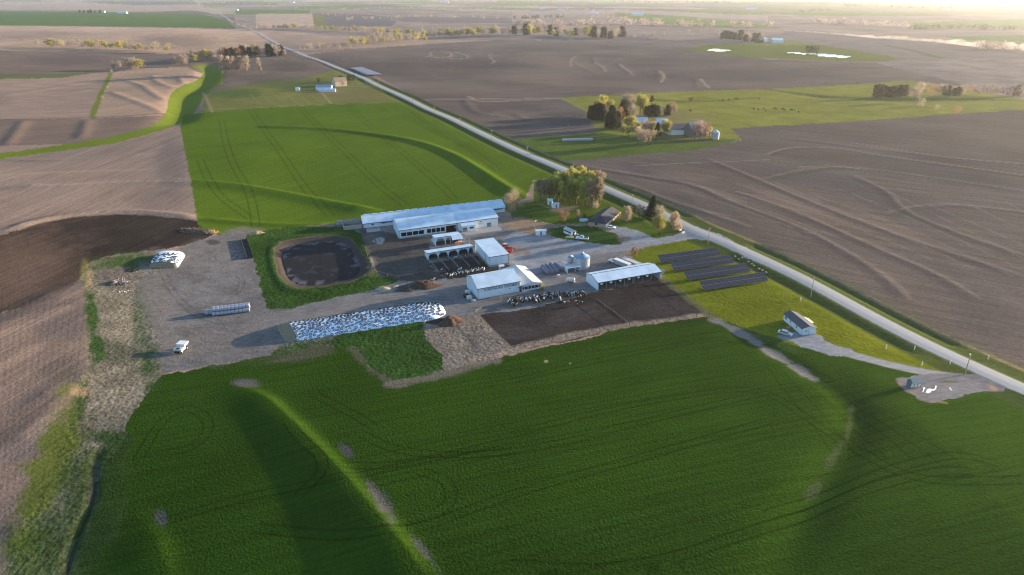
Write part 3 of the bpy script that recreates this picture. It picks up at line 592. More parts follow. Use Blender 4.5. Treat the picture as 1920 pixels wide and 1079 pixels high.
M_ = dict(
    roof=mat("white_steel_roof", (.56, .68, .79), .45, 0, .14, 0, .9, .13, .25), wall=mat("white_steel_siding", (.60, .70, .80), .55, 0, .14, 0, .6, .06, .5),
    wallx=mat("white_steel_gable", (.56, .67, .78), .55, 0, .14, 1, .6, .06, .5), trim=mat("dark_blue_trim", (.05, .075, .11), .5), white=mat("white_paint", (.74, .75, .76), .5, noise=.05),
    conc=mat("concrete", (.33, .32, .30), .9, noise=.2), dark=mat("dark_opening", (.02, .018, .018), .9), post=mat("post_timber", (.26, .21, .16), .9, noise=.2), glass=mat("window_glass", (.03, .035, .045), .15, spec=.6),
    greyroof=mat("grey_shingles", (.075, .078, .095), .85, noise=.2, nscale=3), brick=mat("tan_siding", (.36, .28, .22), .8, noise=.1), galv=mat("galvanised_steel", (.42, .47, .53), .38, .35, .22, 2, .8, .12, .8),
    galvroof=mat("bin_roof_steel", (.26, .36, .46), .4, .3, noise=.12), red=mat("red_paint", (.33, .035, .025), .5), tire=mat("black_rubber", (.018, .018, .02), .85), sheet=mat("white_silage_plastic", (.70, .78, .88), .35, noise=.05, nscale=.8, bump=.12),
    straw=mat("packed_silage_bank", (.24, .19, .12), .95, noise=.3, nscale=2, bump=.2), manure=mat("brown_manure", (.085, .045, .027), .95, noise=.4, nscale=1.6, bump=.3), sand=mat("pale_sand", (.34, .28, .20), .95, noise=.2, bump=.1),
    bark=mat("tree_bark", (.085, .065, .050), .95, noise=.3), cellb=mat("solar_cells", (.028, .032, .048), .5, noise=.05, spec=.12), alu=mat("aluminium_frame", (.42, .43, .45), .45, .3), wrap=mat("white_bale_wrap", (.31, .33, .40), .4, noise=.1), wrapg=mat("purple_grey_bale_wrap", (.17, .15, .20), .5, noise=.2, nscale=3),
    hay=mat("hay_bale_end", (.16, .135, .09), .95, noise=.3), pole=mat("pole_wood", (.30, .24, .18), .9), navy=mat("dark_shingle_roof", (.035, .040, .055), .9, noise=.25), pinkw=mat("faded_white_tank", (.66, .60, .58), .5), car=mat("silver_car_paint", (.50, .52, .55), .3, .3, noise=.02),
    whitecar=mat("white_car_paint", (.78, .78, .80), .3, noise=.02), green=mat("green_slate_roof", (.13, .19, .22), .6, 0, .2, 0, .4), weath=mat("weathered_barn_boards", (.20, .175, .175), .9, 0, .25, 0, .5, .25), slate=mat("rusty_barn_roof", (.22, .23, .27), .7, 0, .1, 0, .8, .3, .3),
    chalk=mat("white_limestone_chips", (.78, .78, .78), .9, noise=.08), stone=mat("field_stone", (.34, .30, .25), .95, noise=.25), text=mat("sign_lettering", (.11, .15, .21), .6), yel=mat("plastic_yellow", (.6, .42, .10), .6), dust=None)
for nm, c in (("cow_black", (.016, .015, .015)), ("cow_red", (.12, .045, .025)), ("angus", (.012, .011, .012))):
    M_[nm] = mat(nm + "_hide", c, .8, noise=.2, spots=((.62, .60, .57), .50 if nm == "cow_black" else .55) if nm != "angus" else None)
M_["calf"] = mat("calf_hide", (.02, .018, .018), .8, spots=((.68, .66, .62), .40))
def foliage(name, col, col2, rough=.9):
    m = bpy.data.materials.new(name); m.use_nodes = True; t = m.node_tree; b = t.nodes["Principled BSDF"]
    tc = nn(t, "ShaderNodeTexCoord"); n1 = nn(t, "ShaderNodeTexNoise"); n1.inputs["Scale"].default_value = .9; n1.inputs["Detail"].default_value = 3; t.links.new(tc.outputs["Object"], n1.inputs["Vector"])
    oi = nn(t, "ShaderNodeObjectInfo"); a_ = nn(t, "ShaderNodeMath", operation='MULTIPLY_ADD'); t.links.new(oi.outputs["Random"], a_.inputs[0]); a_.inputs[1].default_value = .5; t.links.new(n1.outputs["Fac"], a_.inputs[2])
    mr = nn(t, "ShaderNodeMapRange"); mr.inputs[1].default_value = .45; mr.inputs[2].default_value = 1.05; t.links.new(a_.outputs[0], mr.inputs[0])
    mx = nn(t, "ShaderNodeMix", data_type='RGBA'); t.links.new(mr.outputs[0], mx.inputs[0]); mx.inputs[6].default_value = (*col, 1); mx.inputs[7].default_value = (*col2, 1)
    t.links.new(mx.outputs[2], b.inputs["Base Color"]); b.inputs["Roughness"].default_value = rough; b.inputs["Specular IOR Level"].default_value = .1
    tl_ = nn(t, "ShaderNodeBsdfTranslucent"); t.links.new(mx.outputs[2], tl_.inputs[0]); ms = nn(t, "ShaderNodeMixShader"); ms.inputs[0].default_value = .45
    t.links.new(b.outputs[0], ms.inputs[1]); t.links.new(tl_.outputs[0], ms.inputs[2]); t.links.new(ms.outputs[0], t.nodes["Material Output"].inputs["Surface"])
    return m
class MB:
    def __init__(s): s.v = []; s.f = []; s.m = []
    def add(s, vs, fs, m=0):
        o = len(s.v); s.v += [tuple(v) for v in vs]; s.f += [tuple(i + o for i in f) for f in fs]; s.m += [m] * len(fs); return s
    def box(s, x0, x1, y0, y1, z0, z1, m=0):
        return s.add([(x0, y0, z0), (x1, y0, z0), (x1, y1, z0), (x0, y1, z0), (x0, y0, z1), (x1, y0, z1), (x1, y1, z1), (x0, y1, z1)],
                     [(0, 3, 2, 1), (4, 5, 6, 7), (0, 1, 5, 4), (1, 2, 6, 5), (2, 3, 7, 6), (3, 0, 4, 7)], m)
    def exy(s, poly, y0, y1, m=0):      # polygon in x,z extruded along y
        n = len(poly); vs = [(x, y0, z) for x, z in poly] + [(x, y1, z) for x, z in poly]
        return s.add(vs, [tuple(range(n))] + [tuple(range(2 * n - 1, n - 1, -1))] + [(i, i + n, (i + 1) % n + n, (i + 1) % n) for i in range(n)], m)
    def exx(s, poly, x0, x1, m=0):      # polygon in y,z extruded along x
        n = len(poly); vs = [(x0, y, z) for y, z in poly] + [(x1, y, z) for y, z in poly]
        return s.add(vs, [tuple(range(n - 1, -1, -1))] + [tuple(range(n, 2 * n))] + [(i, (i + 1) % n, (i + 1) % n + n, i + n) for i in range(n)], m)
    def tube(s, a, b, r0, r1=None, n=8, m=0, cap=True):
        a = Vector(a); b = Vector(b); r1 = r0 if r1 is None else r1; d = (b - a).normalized()
        u = d.orthogonal().normalized(); w = d.cross(u)
        vs = [a + (u * math.cos(6.2832 * i / n) + w * math.sin(6.2832 * i / n)) * r0 for i in range(n)] + [b + (u * math.cos(6.2832 * i / n) + w * math.sin(6.2832 * i / n)) * r1 for i in range(n)]
        fs = [(i, (i + 1) % n, (i + 1) % n + n, i + n) for i in range(n)]
        if cap: fs += [tuple(range(n - 1, -1, -1)), tuple(range(n, 2 * n))]
        return s.add(vs, fs, m)
    def slab(s, pts, th, m=0):          # 4 corner sheet with thickness downwards
        lo = [(x, y, z - th) for x, y, z in pts]; n = len(pts)
        return s.add(list(pts) + lo, [tuple(range(n)), tuple(range(2 * n - 1, n - 1, -1))] + [(i, i + n, (i + 1) % n + n, (i + 1) % n) for i in range(n)], m)
    def mesh(s, name, mats, smooth=False):
        me = bpy.data.meshes.new(name); me.from_pydata(s.v, [], s.f); me.update()
        for q in (mats if isinstance(mats, (list, tuple)) else [mats]): me.materials.append(q)
        if any(s.m): me.polygons.foreach_set("material_index", s.m)
        b_ = bmesh.new(); b_.from_mesh(me); bmesh.ops.recalc_face_normals(b_, faces=b_.faces); b_.to_mesh(me); b_.free()
        if smooth: me.polygons.foreach_set("use_smooth", [True] * len(me.polygons))
        return me
    def build(s, name, mats, parent=None, M=None, smooth=False, label=None):
        o = bpy.data.objects.new(name, s.mesh(name, mats, smooth)); S.collection.objects.link(o)
        if parent is not None: o.parent = parent
        if M is not None: o.matrix_world = M
        if label: o["label"] = label
        return o
def meta(o, label, cat, group=None, kind=None):
    o["label"] = label; o["category"] = cat
    if group: o["group"] = group
    if kind: o["kind"] = kind
    return o
def thing(name, label, cat, M, group=None):
    e = bpy.data.objects.new(name, None); S.collection.objects.link(e); e.matrix_world = M; e.empty_display_size = .5
    return meta(e, label, cat, group)
def dup(root, M, label=None, group=None):
    c = root.copy(); S.collection.objects.link(c); c.matrix_world = M
    if label: c["label"] = label
    if group: c["group"] = group
    for ch in root.children:
        d = ch.copy(); S.collection.objects.link(d); d.parent = c
        for g_ in ch.children:
            e = g_.copy(); S.collection.objects.link(e); e.parent = d
    return c
def wall_open(mb, L, H, ops, y0, y1, z0=-.8):
    """front wall with rectangular openings [(x0,x1,z0,z1)]"""
    x = 0
    for a, b, c, d in sorted(ops):
        if a > x + .01: mb.box(x, a, y0, y1, z0, H)
        if c > z0: mb.box(a, b, y0, y1, z0, c)
        mb.box(a, b, y0, y1, d, H); x = b
    if L > x + .01: mb.box(x, L, y0, y1, z0, H)
def shell(e, L, D, he, hr, ops=(), open_front=False, ry=None, wm=None, gm=None, he2=None, label=None, left=True, right=True, trim=True):
    """walls + gable roof (ridge along x) for a building thing e; he front eave, he2 back eave"""
    ry = D / 2 if ry is None else ry; he2 = he if he2 is None else he2
    w = MB()
    if not open_front: wall_open(w, L, he, ops, 0, .15)
    if w.v: w.build("wall", wm or M_["wall"], e)
    MB().box(.15, L - .15, D - .15, D, -.8, he2).build("wall", wm or M_["wall"], e)
    g = MB(); prof = [(0.0, -.8), (D, -.8), (D, he2), (ry, hr), (0.0, he)]
    if left: MB().exx(prof, 0, .15).build("end_wall", gm or M_["wallx"], e)
    if right: MB().exx(prof, L - .15, L).build("end_wall", gm or M_["wallx"], e)
    r = MB(); ov = .35; sf = (hr - he) / ry; sb = (hr - he2) / (D - ry) if D > ry else 0
    r.slab([(-.3, -ov, he - sf * ov + .06), (L + .3, -ov, he - sf * ov + .06), (L + .3, ry, hr + .06), (-.3, ry, hr + .06)], .05)
    r.slab([(-.3, ry, hr + .06), (L + .3, ry, hr + .06), (L + .3, D + ov, he2 - sb * ov + .06), (-.3, D + ov, he2 - sb * ov + .06)], .05)
    return r, sf, sb
def trims(e, L, D, he, hr, ry=None, he2=None, z0=0, mt=None):
    ry = D / 2 if ry is None else ry; he2 = he if he2 is None else he2; t = MB(); sf = (hr - he) / ry
    t.box(-.32, L + .32, -.40, -.352, he - sf * .35 - .22, he - sf * .35 + .05)
    for x in (-.34, L + .305):
        t.exx([(-.36, he - sf * .36 - .16), (-.36, he - sf * .36 + .03), (ry, hr + .05), (D + .3, he2 + .0), (D + .3, he2 - .18), (ry, hr - .14)], x, x + .035)
    for x in (-.02, L - .12): t.box(x, x + .14, -.03, -.002, z0, he)
    return t.build("trim", mt or M_["trim"], e)
def simple_barn(name, label, cat, px, py, L, D, he, hr, head, wm, rm, group=None, wins=()):
    M = spot(px, py, head); e = thing(name, label, cat, M, group)
    r, _, _ = shell(e, L, D, he, hr, wm=wm, gm=wm); r.build("roof", rm, e)
    o = e.children[-1]; MB().box(-.3, L + .3, D / 2 - .25, D / 2 + .25, hr + .02, hr + .14).build("ridge_cap", rm, o)
    for a, b, c, d in wins: MB().box(a, b, -.05, -.003, c, d).build("window", M_["glass"], e)
    return e
# ------------------------------------------------------------------ dairy barns
M = hframe((681.7, 428.3), 16, .032); L = 71.5
e = thing("dairy_barn", "longest white barn with a low blue-white roof at the edge of the green field", "barn", M)
r, sf, sb = shell(e, L, 13, 2.4, 4.7, ops=[(4, 5, .9, 1.6), (9, 10.4, 1.2, 1.9)], ry=6.3)
for q in range(18): r.slab([(1 + q * 3.95, 5.9, 4.86), (4.0 + q * 3.95, 5.9, 4.86), (4.0 + q * 3.95, 6.8, 4.86), (1 + q * 3.95, 6.8, 4.86)], .2)
r.build("roof", M_["roof"], e); trims(e, L, 13, 2.4, 4.7, 6.3)
w = MB(); w.box(8, 70, -.12, -.003, 1.55, 1.85); w.build("window", M_["dark"], e)
lk = MB(); lk.slab([(44.5, 6.2, 4.95), (50.6, -.6, 3.0), (48.4, -3.2, 3.0), (43.6, -3.2, 3.0)], .1); lk.slab([(44.5, 6.2, 4.95), (43.6, -3.2, 3.0), (38.5, -1.0, 2.6), (39.5, .5, 2.9)], .1); lk.box(40, 49.5, -6, -.2, -.5, 2.4)
lk.build("link_roof", M_["roof"], e)
sl = MB()
for q in range(6): sl.box(-.12, -.005, 1.2 + q * 1.8, 2.4 + q * 1.8, .8, 2.2)
sl.build("vent_panel", M_["white"], e)
MB().box(L + .02, L + .1, 2.2, 3.2, -.2, 2.0).build("door", M_["glass"], e)
e = thing("concrete_bunker", "open concrete pit walls against the left end of the longest barn", "bunker", M @ Matrix.Translation((-9.5, 0, 0)))
w = MB(); w.box(0, 8.8, .2, .6, -.8, 1.9); w.build("side_wall", M_["conc"], e); w = MB(); w.box(-3, 8.8, 9.5, 9.9, -.8, 2.2); w.build("side_wall", M_["conc"], e)
w = MB(); w.box(.0, .35, .7, 9.4, -.8, 1.3); w.build("cross_wall", M_["conc"], e)
o = MB().box(2, 8.5, -7.5, -2.2, -.4, .12).build("concrete_pad", M_["conc"], None, M @ Matrix.Translation((-1, 0, 0))); meta(o, "square pale concrete pad below the left end of the longest barn", "pad")

M = hframe((749.2, 448.3), 18.3, .032); L = 27.6; D = 17
e = thing("freestall_barn", "big white barn with a row of dark feed openings joined to the white office", "barn", M)
ops = [(.9 + q * 2.75, 3.4 + q * 2.75, .9, 2.75) for q in range(4)] + [(13.1 + q * 2.2, 15.0 + q * 2.2, .9, 2.85) for q in range(4)] + [(22.2, 27.3, -.2, 3.2)]
r, sf, sb = shell(e, L, D, 4.2, 6.8, ops=ops, ry=8.5); r.build("roof", M_["roof"], e); trims(e, L, D, 4.2, 6.8, 8.5)
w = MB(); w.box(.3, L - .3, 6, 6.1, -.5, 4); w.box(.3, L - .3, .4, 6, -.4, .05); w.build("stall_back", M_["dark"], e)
MB().box(11.7, 12.9, -.09, -.003, .0, 2.75).build("door", M_["white"], e)
w = MB(); w.box(-.05, L - 5.5, -.30, -.02, -.8, .55); w.build("feed_curb", M_["conc"], e)
w = MB(); w.box(-.35, -.02, 0, 9, -.8, .25); w.build("footing", M_["conc"], e)
e = thing("farm_office", "bright white metal office wing with a bird emblem and grey double doors", "building", M @ Matrix.Translation((27.65, 0, 0)))
L2 = 20.3
r, sf, sb = shell(e, L2, D, 4.2, 5.7, ops=[], ry=8.5, wm=M_["white"], left=False); r.build("roof", M_["roof"], e); trims(e, L2, D, 4.2, 5.7, 8.5)
p = MB(); p.slab([(1.3, -3.2, 3.15), (8.4, -3.2, 3.15), (8.4, -.36, 3.85), (1.3, -.36, 3.85)], .12); p.build("porch_roof", M_["roof"], e)
p = MB(); p.box(1.6, 8.1, -2.6, -.02, -.3, 3.0); p.build("entrance_room", M_["white"], e)
d = MB(); d.box(1.9, 4.1, -2.68, -2.603, -.1, 2.2); d.build("door", mat("grey_door", (.22, .25, .30), .5), e); MB().box(2.3, 2.8, -2.72, -2.683, 1.2, 1.9).build("pane", M_["glass"], e.children[-1]); MB().box(3.2, 3.7, -2.72, -2.683, 1.2, 1.9).build("pane", M_["glass"], [c_ for c_ in e.children if c_.name.startswith("door")][0])
d = MB(); d.box(5.4, 7.3, -2.68, -2.603, 1.2, 2.1); d.build("window", M_["glass"], e)
d = MB(); d.box(14.6, 16.7, -.08, -.003, 0, 2.1); dd_ = d.build("door", mat("grey_door_pair", (.24, .27, .33), .5), e); MB().box(14.9, 15.4, -.12, -.083, 1.2, 1.85).build("pane", M_["glass"], dd_); MB().box(15.9, 16.4, -.12, -.083, 1.2, 1.85).build("pane", M_["glass"], dd_)
d = MB(); d.exy([(10.6, 3.05), (11.3, 3.3), (12.1, 3.45), (12.0, 3.2), (11.9, 2.9), (11.7, 3.0), (11.2, 2.95), (10.9, 3.0)], -.06, -.003); d.exy([(11.0, 2.9), (11.4, 2.95), (11.2, 2.7)], -.07, -.01); d.build("bird_emblem", M_["text"], e)
def words(txt, size, Mw, parent, m, name="lettering", sx=1.0):
    c = bpy.data.curves.new(name, 'FONT'); c.body = txt; c.size = size; c.extrude = .01; c.align_x = 'CENTER'; c.align_y = 'CENTER'; c.resolution_u = 2; c.offset = size * .02
    tmp = bpy.data.objects.new("tmp", c); S.collection.objects.link(tmp); dg = bpy.context.evaluated_depsgraph_get()
    me = bpy.data.meshes.new_from_object(tmp.evaluated_get(dg)); bpy.data.objects.remove(tmp); bpy.data.curves.remove(c)
    me.materials.clear(); me.materials.append(m); o = bpy.data.objects.new(name, me); S.collection.objects.link(o); o.parent = parent
    o.matrix_local = Mw @ Matrix.Rotation(R(90), 4, 'X') @ Matrix.Diagonal((sx, 1, 1, 1)); return o
tl = MB()                                             # two short unreadable lines under the emblem
for k_, (a, b, z) in enumerate(((10.1, 12.7, 2.25), (10.5, 12.3, 1.9))):
    x = a
    while x < b: tl.box(x, x + .22, -.05, -.003, z, z + .2); x += .34
tl.build("emblem_text", mat("grey_letters", (.30, .33, .38)), e)
o = MB().add([(26.9, -2.2, .05), (31.9, -10.4, .05), (47.6, -8.9, .05), (47.8, -.2, .05), (26.9, -.2, .05), (26.9, -2.2, -.5), (31.9, -10.4, -.5), (47.6, -8.9, -.5), (47.8, -.2, -.5), (26.9, -.2, -.5)],
    [(0, 1, 2, 3, 4), (9, 8, 7, 6, 5), (0, 5, 6, 1), (1, 6, 7, 2), (2, 7, 8, 3), (3, 8, 9, 4), (4, 9, 5, 0)]).build("concrete_apron", M_["conc"], None, M); meta(o, "pale concrete apron in front of the white office", "apron")

# ------------------------------------------------------------------ small sheds
def arch(x0, x1, H, hs, ht, p=.22, c=.9):
    return [(x0, -.6), (x0, H), (x1, H), (x1, -.6), (x1 - p, -.6), (x1 - p, hs), (x1 - p - c, ht), (x0 + p + c, ht), (x0 + p, hs), (x0 + p, -.6)]
M = hframe((817.1, 462.1), 19, .03)
e = thing("open_shed", "small white shed with one arched mouth and a lean-to roof behind the arched shed", "shed", M)
f = MB(); f.exy(arch(0, 4.6, 4.0, 1.9, 3.3, .25, 1.0), 0, .15); f.exy(arch(4.6, 7.0, 4.0, 2.0, 3.2, .15, .6), 0, .15); f.build("front_wall", M_["wall"], e)
f = MB(); f.exx([(0.16, -.6), (6, -.6), (6, 3.2), (.16, 4.0)], 0, .15); f.exx([(0.16, -.6), (6, -.6), (6, 3.2), (.16, 4.0)], 11.6, 11.75); f.box(0.16, 11.6, 5.85, 6, -.6, 3.2); f.build("wall", M_["wallx"], e)
f = MB(); f.slab([(-.2, -.2, 4.1), (11.9, -.2, 4.1), (11.9, 6.2, 3.3), (-.2, 6.2, 3.3)], .06); f.build("roof", M_["roof"], e)
f = MB(); f.slab([(6.9, -3.2, 2.95), (12.1, -3.2, 2.95), (11.9, -.22, 4.05), (6.9, -.22, 4.05)], .06); f.build("lean_to_roof", M_["roof"], e)
f = MB(); f.box(-.22, 7, -.24, -.205, 3.85, 4.08); f.box(6.86, 6.9, -3.2, -.25, 2.8, 4.0); f.build("trim", M_["trim"], e)
for x, y in ((7.1, -3.0), (11.8, -3.0), (3.9, -.1)): MB().box(x, x + .14, y, y + .14, -.6, 2.9).build("post", M_["post"], e)
g = MB()
for k_ in range(9): g.tube((7.6 + k_ * .35, -2.4 + .5 * math.sin(k_ * 2), .3 + .5 * (k_ % 3)), (9.4 + k_ * .3, -1.6 + .4 * math.cos(k_), 1.2 + .3 * (k_ % 4)), .14)
o = g.build("lumber_stack", mat("orange_lumber", (.50, .23, .12), .8), None, M); meta(o, "heap of orange timber under the small lean-to roof", "lumber")
M = hframe((803.3, 488.8), 20, .03); L = 20.2
e = thing("calf_shed", "low white calf shed with five arched mouths and long fenced pens", "shed", M)
f = MB()
xs = [0, 4.35, 8.75, 13.2, 17.7, 20.2]
for a, b in zip(xs[:-1], xs[1:]): f.exy(arch(a, b, 3.3, 1.5, 2.75, .2 if b - a > 3 else .15, .85 if b - a > 3 else .5), 0, .15)
f.build("front_wall", M_["wall"], e)
f = MB()
for x in (0, L - .15): f.exx([(.16, -.6), (6.4, -.6), (6.4, 2.1), (.16, 3.3)], x, x + .15)
f.box(.16, L - .16, 6.25, 6.4, -.6, 2.1); f.build("wall", M_["wallx"], e)
f = MB(); f.slab([(-.2, -.2, 3.42), (L + .2, -.2, 3.42), (L + .2, 6.6, 2.2), (-.2, 6.6, 2.2)], .06); f.build("roof", M_["roof"], e)
f = MB(); f.box(-.22, L + .2, -.24, -.205, 3.2, 3.4); f.build("trim", M_["trim"], e)
for x in xs[1:-1]: MB().box(x - .06, x + .06, .2, 6.2, -.6, 1.8).build("partition", M_["post"], e)
fence_i = 0
def rail_fence(pts, label, h=1.2, m=None, sp=3.0, rails=3, group=None, name="rail_fence", base=None):
    P0 = [at(*p) if isinstance(p, tuple) else p for p in pts]; M0 = Matrix.Translation(P0[0]); e_ = thing(name, label, "fence", M0, group)
    ra = MB(); pm = MB(); pm.box(-.06, .06, -.06, .06, -.3, h + .1); pme = pm.mesh("post", M_["post"]); n_ = 0
    for a, b in zip(P0[:-1], P0[1:]):
        n = max(1, int((b - a).length / sp)); prev = None
        for i in range(n + 1):
            q = a.lerp(b, i / n); q.z = gz(q.x, q.y); loc = q - P0[0]
            if n_ < 60:
                o_ = bpy.data.objects.new("post", pme); S.collection.objects.link(o_); o_.parent = e_; o_.location = loc; n_ += 1
            if prev is not None:
                for k_ in range(rails): z = h * (k_ + 1) / rails; ra.tube(prev + Vector((0, 0, z)), loc + Vector((0, 0, z)), .04, n=4)
            prev = loc
    ra.build("rail", m or M_["post"], e_); return e_
for k_, x in enumerate([0.1] + xs[1:] ):
    a = M @ Vector((x, -.3, 0)); b = M @ Vector((x + (.4 if k_ < 5 else 0), -15.5 if k_ < 5 else -12, 0))
    rail_fence([a, b], ["pale rail running down from the left corner of the arched calf shed", "rail between the first and second calf pens", "rail between the second and third calf pens", "rail between the third and fourth calf pens", "rail between the fourth and fifth calf pens", "short rail beside the plain white box shed"][k_], 1.1, M_["conc"], 3, 2)
rail_fence([M @ Vector((.4, -15.8, 0)), M @ Vector((3, -16.2, 0)), M @ Vector((1.8, -20.8, 0)), M @ Vector((18, -20.6, 0))], "feed rail along the lower edge of the calf pens", 1.2, M_["conc"], 2, 2)
CALFM = M
M = hframe((918.8, 502.1), 20, .03); L = 8.2; D = 20
e = thing("box_shed", "plain white windowless box shed on a concrete base beside the arched shed", "shed", M)
MB().box(0, L, 0, .15, .9, 4.6).build("wall", M_["wall"], e); MB().box(0, L, D - .15, D, .9, 5.0).build("wall", M_["wall"], e)
for x in (0, L - .15): MB().exx([(.16, .9), (D - .16, .9), (D - .16, 5.0), (.16, 4.6)], x, x + .15).build("end_wall", M_["wallx"], e)
MB().box(-.06, L + .06, -.06, D + .06, -.8, .9).build("base", M_["conc"], e)
f = MB(); f.slab([(-.25, -.25, 4.72), (L + .25, -.25, 4.72), (L + .25, D + .2, 5.12), (-.25, D + .2, 5.12)], .07); f.build("roof", M_["roof"], e)
f = MB(); f.box(-.25, L + .25, -.30, -.255, 4.45, 4.7); f.box(-.03, .1, -.03, -.003, .9, 4.5); f.box(L - .1, L + .03, -.03, -.003, .9, 4.5); f.build("trim", M_["trim"], e)

# ------------------------------------------------------------------ creamery
M = hframe((896.7, 562.1), 21.5, .029); L = 16.4; D = 13.2
e = thing("creamery_building", "white creamery building with its name lettered under the eave", "building", M)
r, sf, sb = shell(e, L, D, 4.5, 7.0, ry=6.4, he2=4.3); r.build("roof", M_["roof"], e); trims(e, L, D, 4.5, 7.0, 6.4, 4.3)
words("POKEYROAD CREAMERY", 1.42, Matrix.Translation((9.4, -.03, 3.25)), e, M_["text"], sx=.88)
MB().box(12.2, 12.8, -.05, -.003, 2.0, 2.2).build("vent", M_["dark"], e)
MB().box(-.06, L + .06, -.1, -.003, -.8, .15).build("footing", M_["conc"], e)
M2 = hframe((979.2, 547.5), 22, .027)
e = thing("creamery_annex", "low annex with a pink sunlit roof against the right end of the creamery", "building", M2)
L = 7.8; D = 16; g = MB()
g.exy([(0, -.6), (L, -.6), (L, 2.3), (4.0, 3.3), (0, 2.3), (0, 1.75), (L - .2, 1.75), (L - .2, .6), (0, .6)], 0, .12)
g.build("front_wall", M_["wall"], e); w = MB(); w.box(.15, L - .3, .2, .3, .4, 1.9); w.build("window", M_["dark"], e)
for q in range(5): MB().box(.9 + q * 1.4, 1.02 + q * 1.4, -.05, -.003, .6, 1.75).build("window_post", M_["white"], e)
MB().box(0, .15, .15, D, -.6, 2.3).build("wall", M_["wallx"], e); MB().box(L - .15, L, .15, D, -.6, 2.3).build("wall", M_["wallx"], e); MB().exy([(0, -.6), (L, -.6), (L, 2.3), (4, 3.3), (0, 2.3)], D - .15, D).build("end_wall", M_["wallx"], e)
w = MB(); w.slab([(-1.8, -.3, 2.35), (4.0, -.3, 3.4), (4.0, D + .3, 4.2), (-1.8, D + .3, 3.5)], .06); w.slab([(4.0, -.3, 3.4), (L + .4, -.3, 2.35), (L + .4, D + .3, 2.9), (4.0, D + .3, 4.2)], .06)
w.build("roof", mat("pale_pink_roof", (.62, .56, .54), .45, 0, .1, 1, .9, .1, .3), e)
w = MB(); w.box(-1.8, 4, -.35, -.305, 2.1, 2.25); w.box(4.0, 4.1, -.3, D, 3.42, 3.47); w.build("trim", M_["trim"], e)

# ------------------------------------------------------------------ feedlot shed
M = hframe((1121.3, 545.4), 20.4, .024); L = 26.5; D = 9.9
e = thing("cattle_shed", "long open-fronted white cattle shed on timber posts above the dark lot", "shed", M)
r, sf, sb = shell(e, L, D, 3.4, 4.6, open_front=True, ry=5.3, he2=3.2); r.build("roof", M_["roof"], e)
t = MB(); t.box(-.32, L + .32, -.40, -.352, 3.0, 3.3); t.exx([(-.36, 3.1), (-.36, 3.28), (5.3, 4.66), (D + .3, 3.2), (D + .3, 3.0), (5.3, 4.45)], -.34, -.305); t.box(-.3, L + .3, 5.2, 5.4, 4.64, 4.72); t.build("trim", M_["trim"], e)
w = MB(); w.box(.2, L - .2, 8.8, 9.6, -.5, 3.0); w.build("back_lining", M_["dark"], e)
for x in (3.4, 7.2, 11.0, 18.7, 22.4): MB().box(x, x + .2, .0, .2, -.6, 3.2).build("post", M_["post"], e)
w = MB(); w.box(14.3, 14.45, -.1, .1, -.6, 3.2); w.box(15.1, 15.25, -.1, .1, -.6, 3.2)
for q in range(5): w.box(14.46, 15.09, -.05, .05, .3 + q * .6, .42 + q * .6)
w.build("ladder", M_["post"], e)
fm = MB(); fm.tube((0, -.12, 0), (0, .12, 0), .55, n=14); fmesh = fm.mesh("fan", M_["white"])
for x in (1.3, 5.2, 9.1, 12.9, 16.8, 20.6):
    o = bpy.data.objects.new("fan", fmesh); S.collection.objects.link(o); o.parent = e; o.location = (x, -.15, 2.75)
w = MB(); w.slab([(17, -7.6, .10), (22.4, -8.0, .10), (23.2, -5.6, .10), (18.3, -4.6, .10)], .4); o = w.build("concrete_pad", mat("scuffed_concrete", (.24, .23, .22), .9, noise=.55, nscale=2.2), None, M); meta(o, "mottled pale slab on the dark lot below the open cattle shed", "pad")

# ------------------------------------------------------------------ grain bins and pole shed
def grain_bin(name, label, px, py, rad, he, ha, legs=False, rm=None):
    p = at(px, py); e = thing(name, label, "grain bin", Matrix.Translation(p)); n = 28; z0 = 1.6 if legs else -.4
    w = MB(); w.tube((0, 0, z0), (0, 0, he), rad, n=n); w.build("bin_wall", M_["galv"], e)
    r = MB(); k = len(r.v)
    for i in range(n):
        a = 6.2832 * i / n; b = 6.2832 * (i + 1) / n; c_ = (a + b) / 2
        r.add([(math.cos(a) * (rad + .12), math.sin(a) * (rad + .12), he), (math.cos(b) * (rad + .12), math.sin(b) * (rad + .12), he), (math.cos(b) * .45, math.sin(b) * .45, ha), (math.cos(a) * .45, math.sin(a) * .45, ha)], [(0, 1, 2, 3)])
        r.add([(math.cos(a) * (rad + .1), math.sin(a) * (rad + .1), he + .02), (math.cos(a) * (rad * .5), math.sin(a) * rad * .5, he + (ha - he) * .55 + .06), (math.cos(a + .03) * (rad + .1), math.sin(a + .03) * (rad + .1), he + .12)], [(0, 1, 2)])
    r.build("bin_roof", rm or M_["galvroof"], e)
    c = MB(); c.tube((0, 0, ha - .05), (0, 0, ha + .3), .5, .3, n=12); c.build("roof_cap", M_["galvroof"], e)
    if legs:
        h = MB(); h.tube((0, 0, 1.6), (0, 0, .7), rad * .98, .2, n=20); h.build("hopper", M_["galv"], e)
        for i in range(4): a = .8 + i * 1.5708; MB().tube((math.cos(a) * rad * .9, math.sin(a) * rad * .9, -.2), (math.cos(a) * rad * .9, math.sin(a) * rad * .9, 1.9), .07, n=5).build("leg", M_["alu"], e)
    else:
        MB().box(-.4, .4, -rad - .06, -rad + .1, .1, 2.0).build("door", M_["galv"], e)
    return e
grain_bin("grain_bin", "large galvanised grain bin with a blue-grey cone roof in the gravel yard", 1091, 502, 3.1, 4.6, 6.4)
grain_bin("grain_bin", "small hopper bin on legs left of the large grain bin", 1070, 498.5, 1.25, 3.7, 4.2, True)
M = hframe((1064.4, 513), 20, .03); e = thing("pole_shed", "tiny flat-roofed shed with one closed end beside the large grain bin", "shed", M)
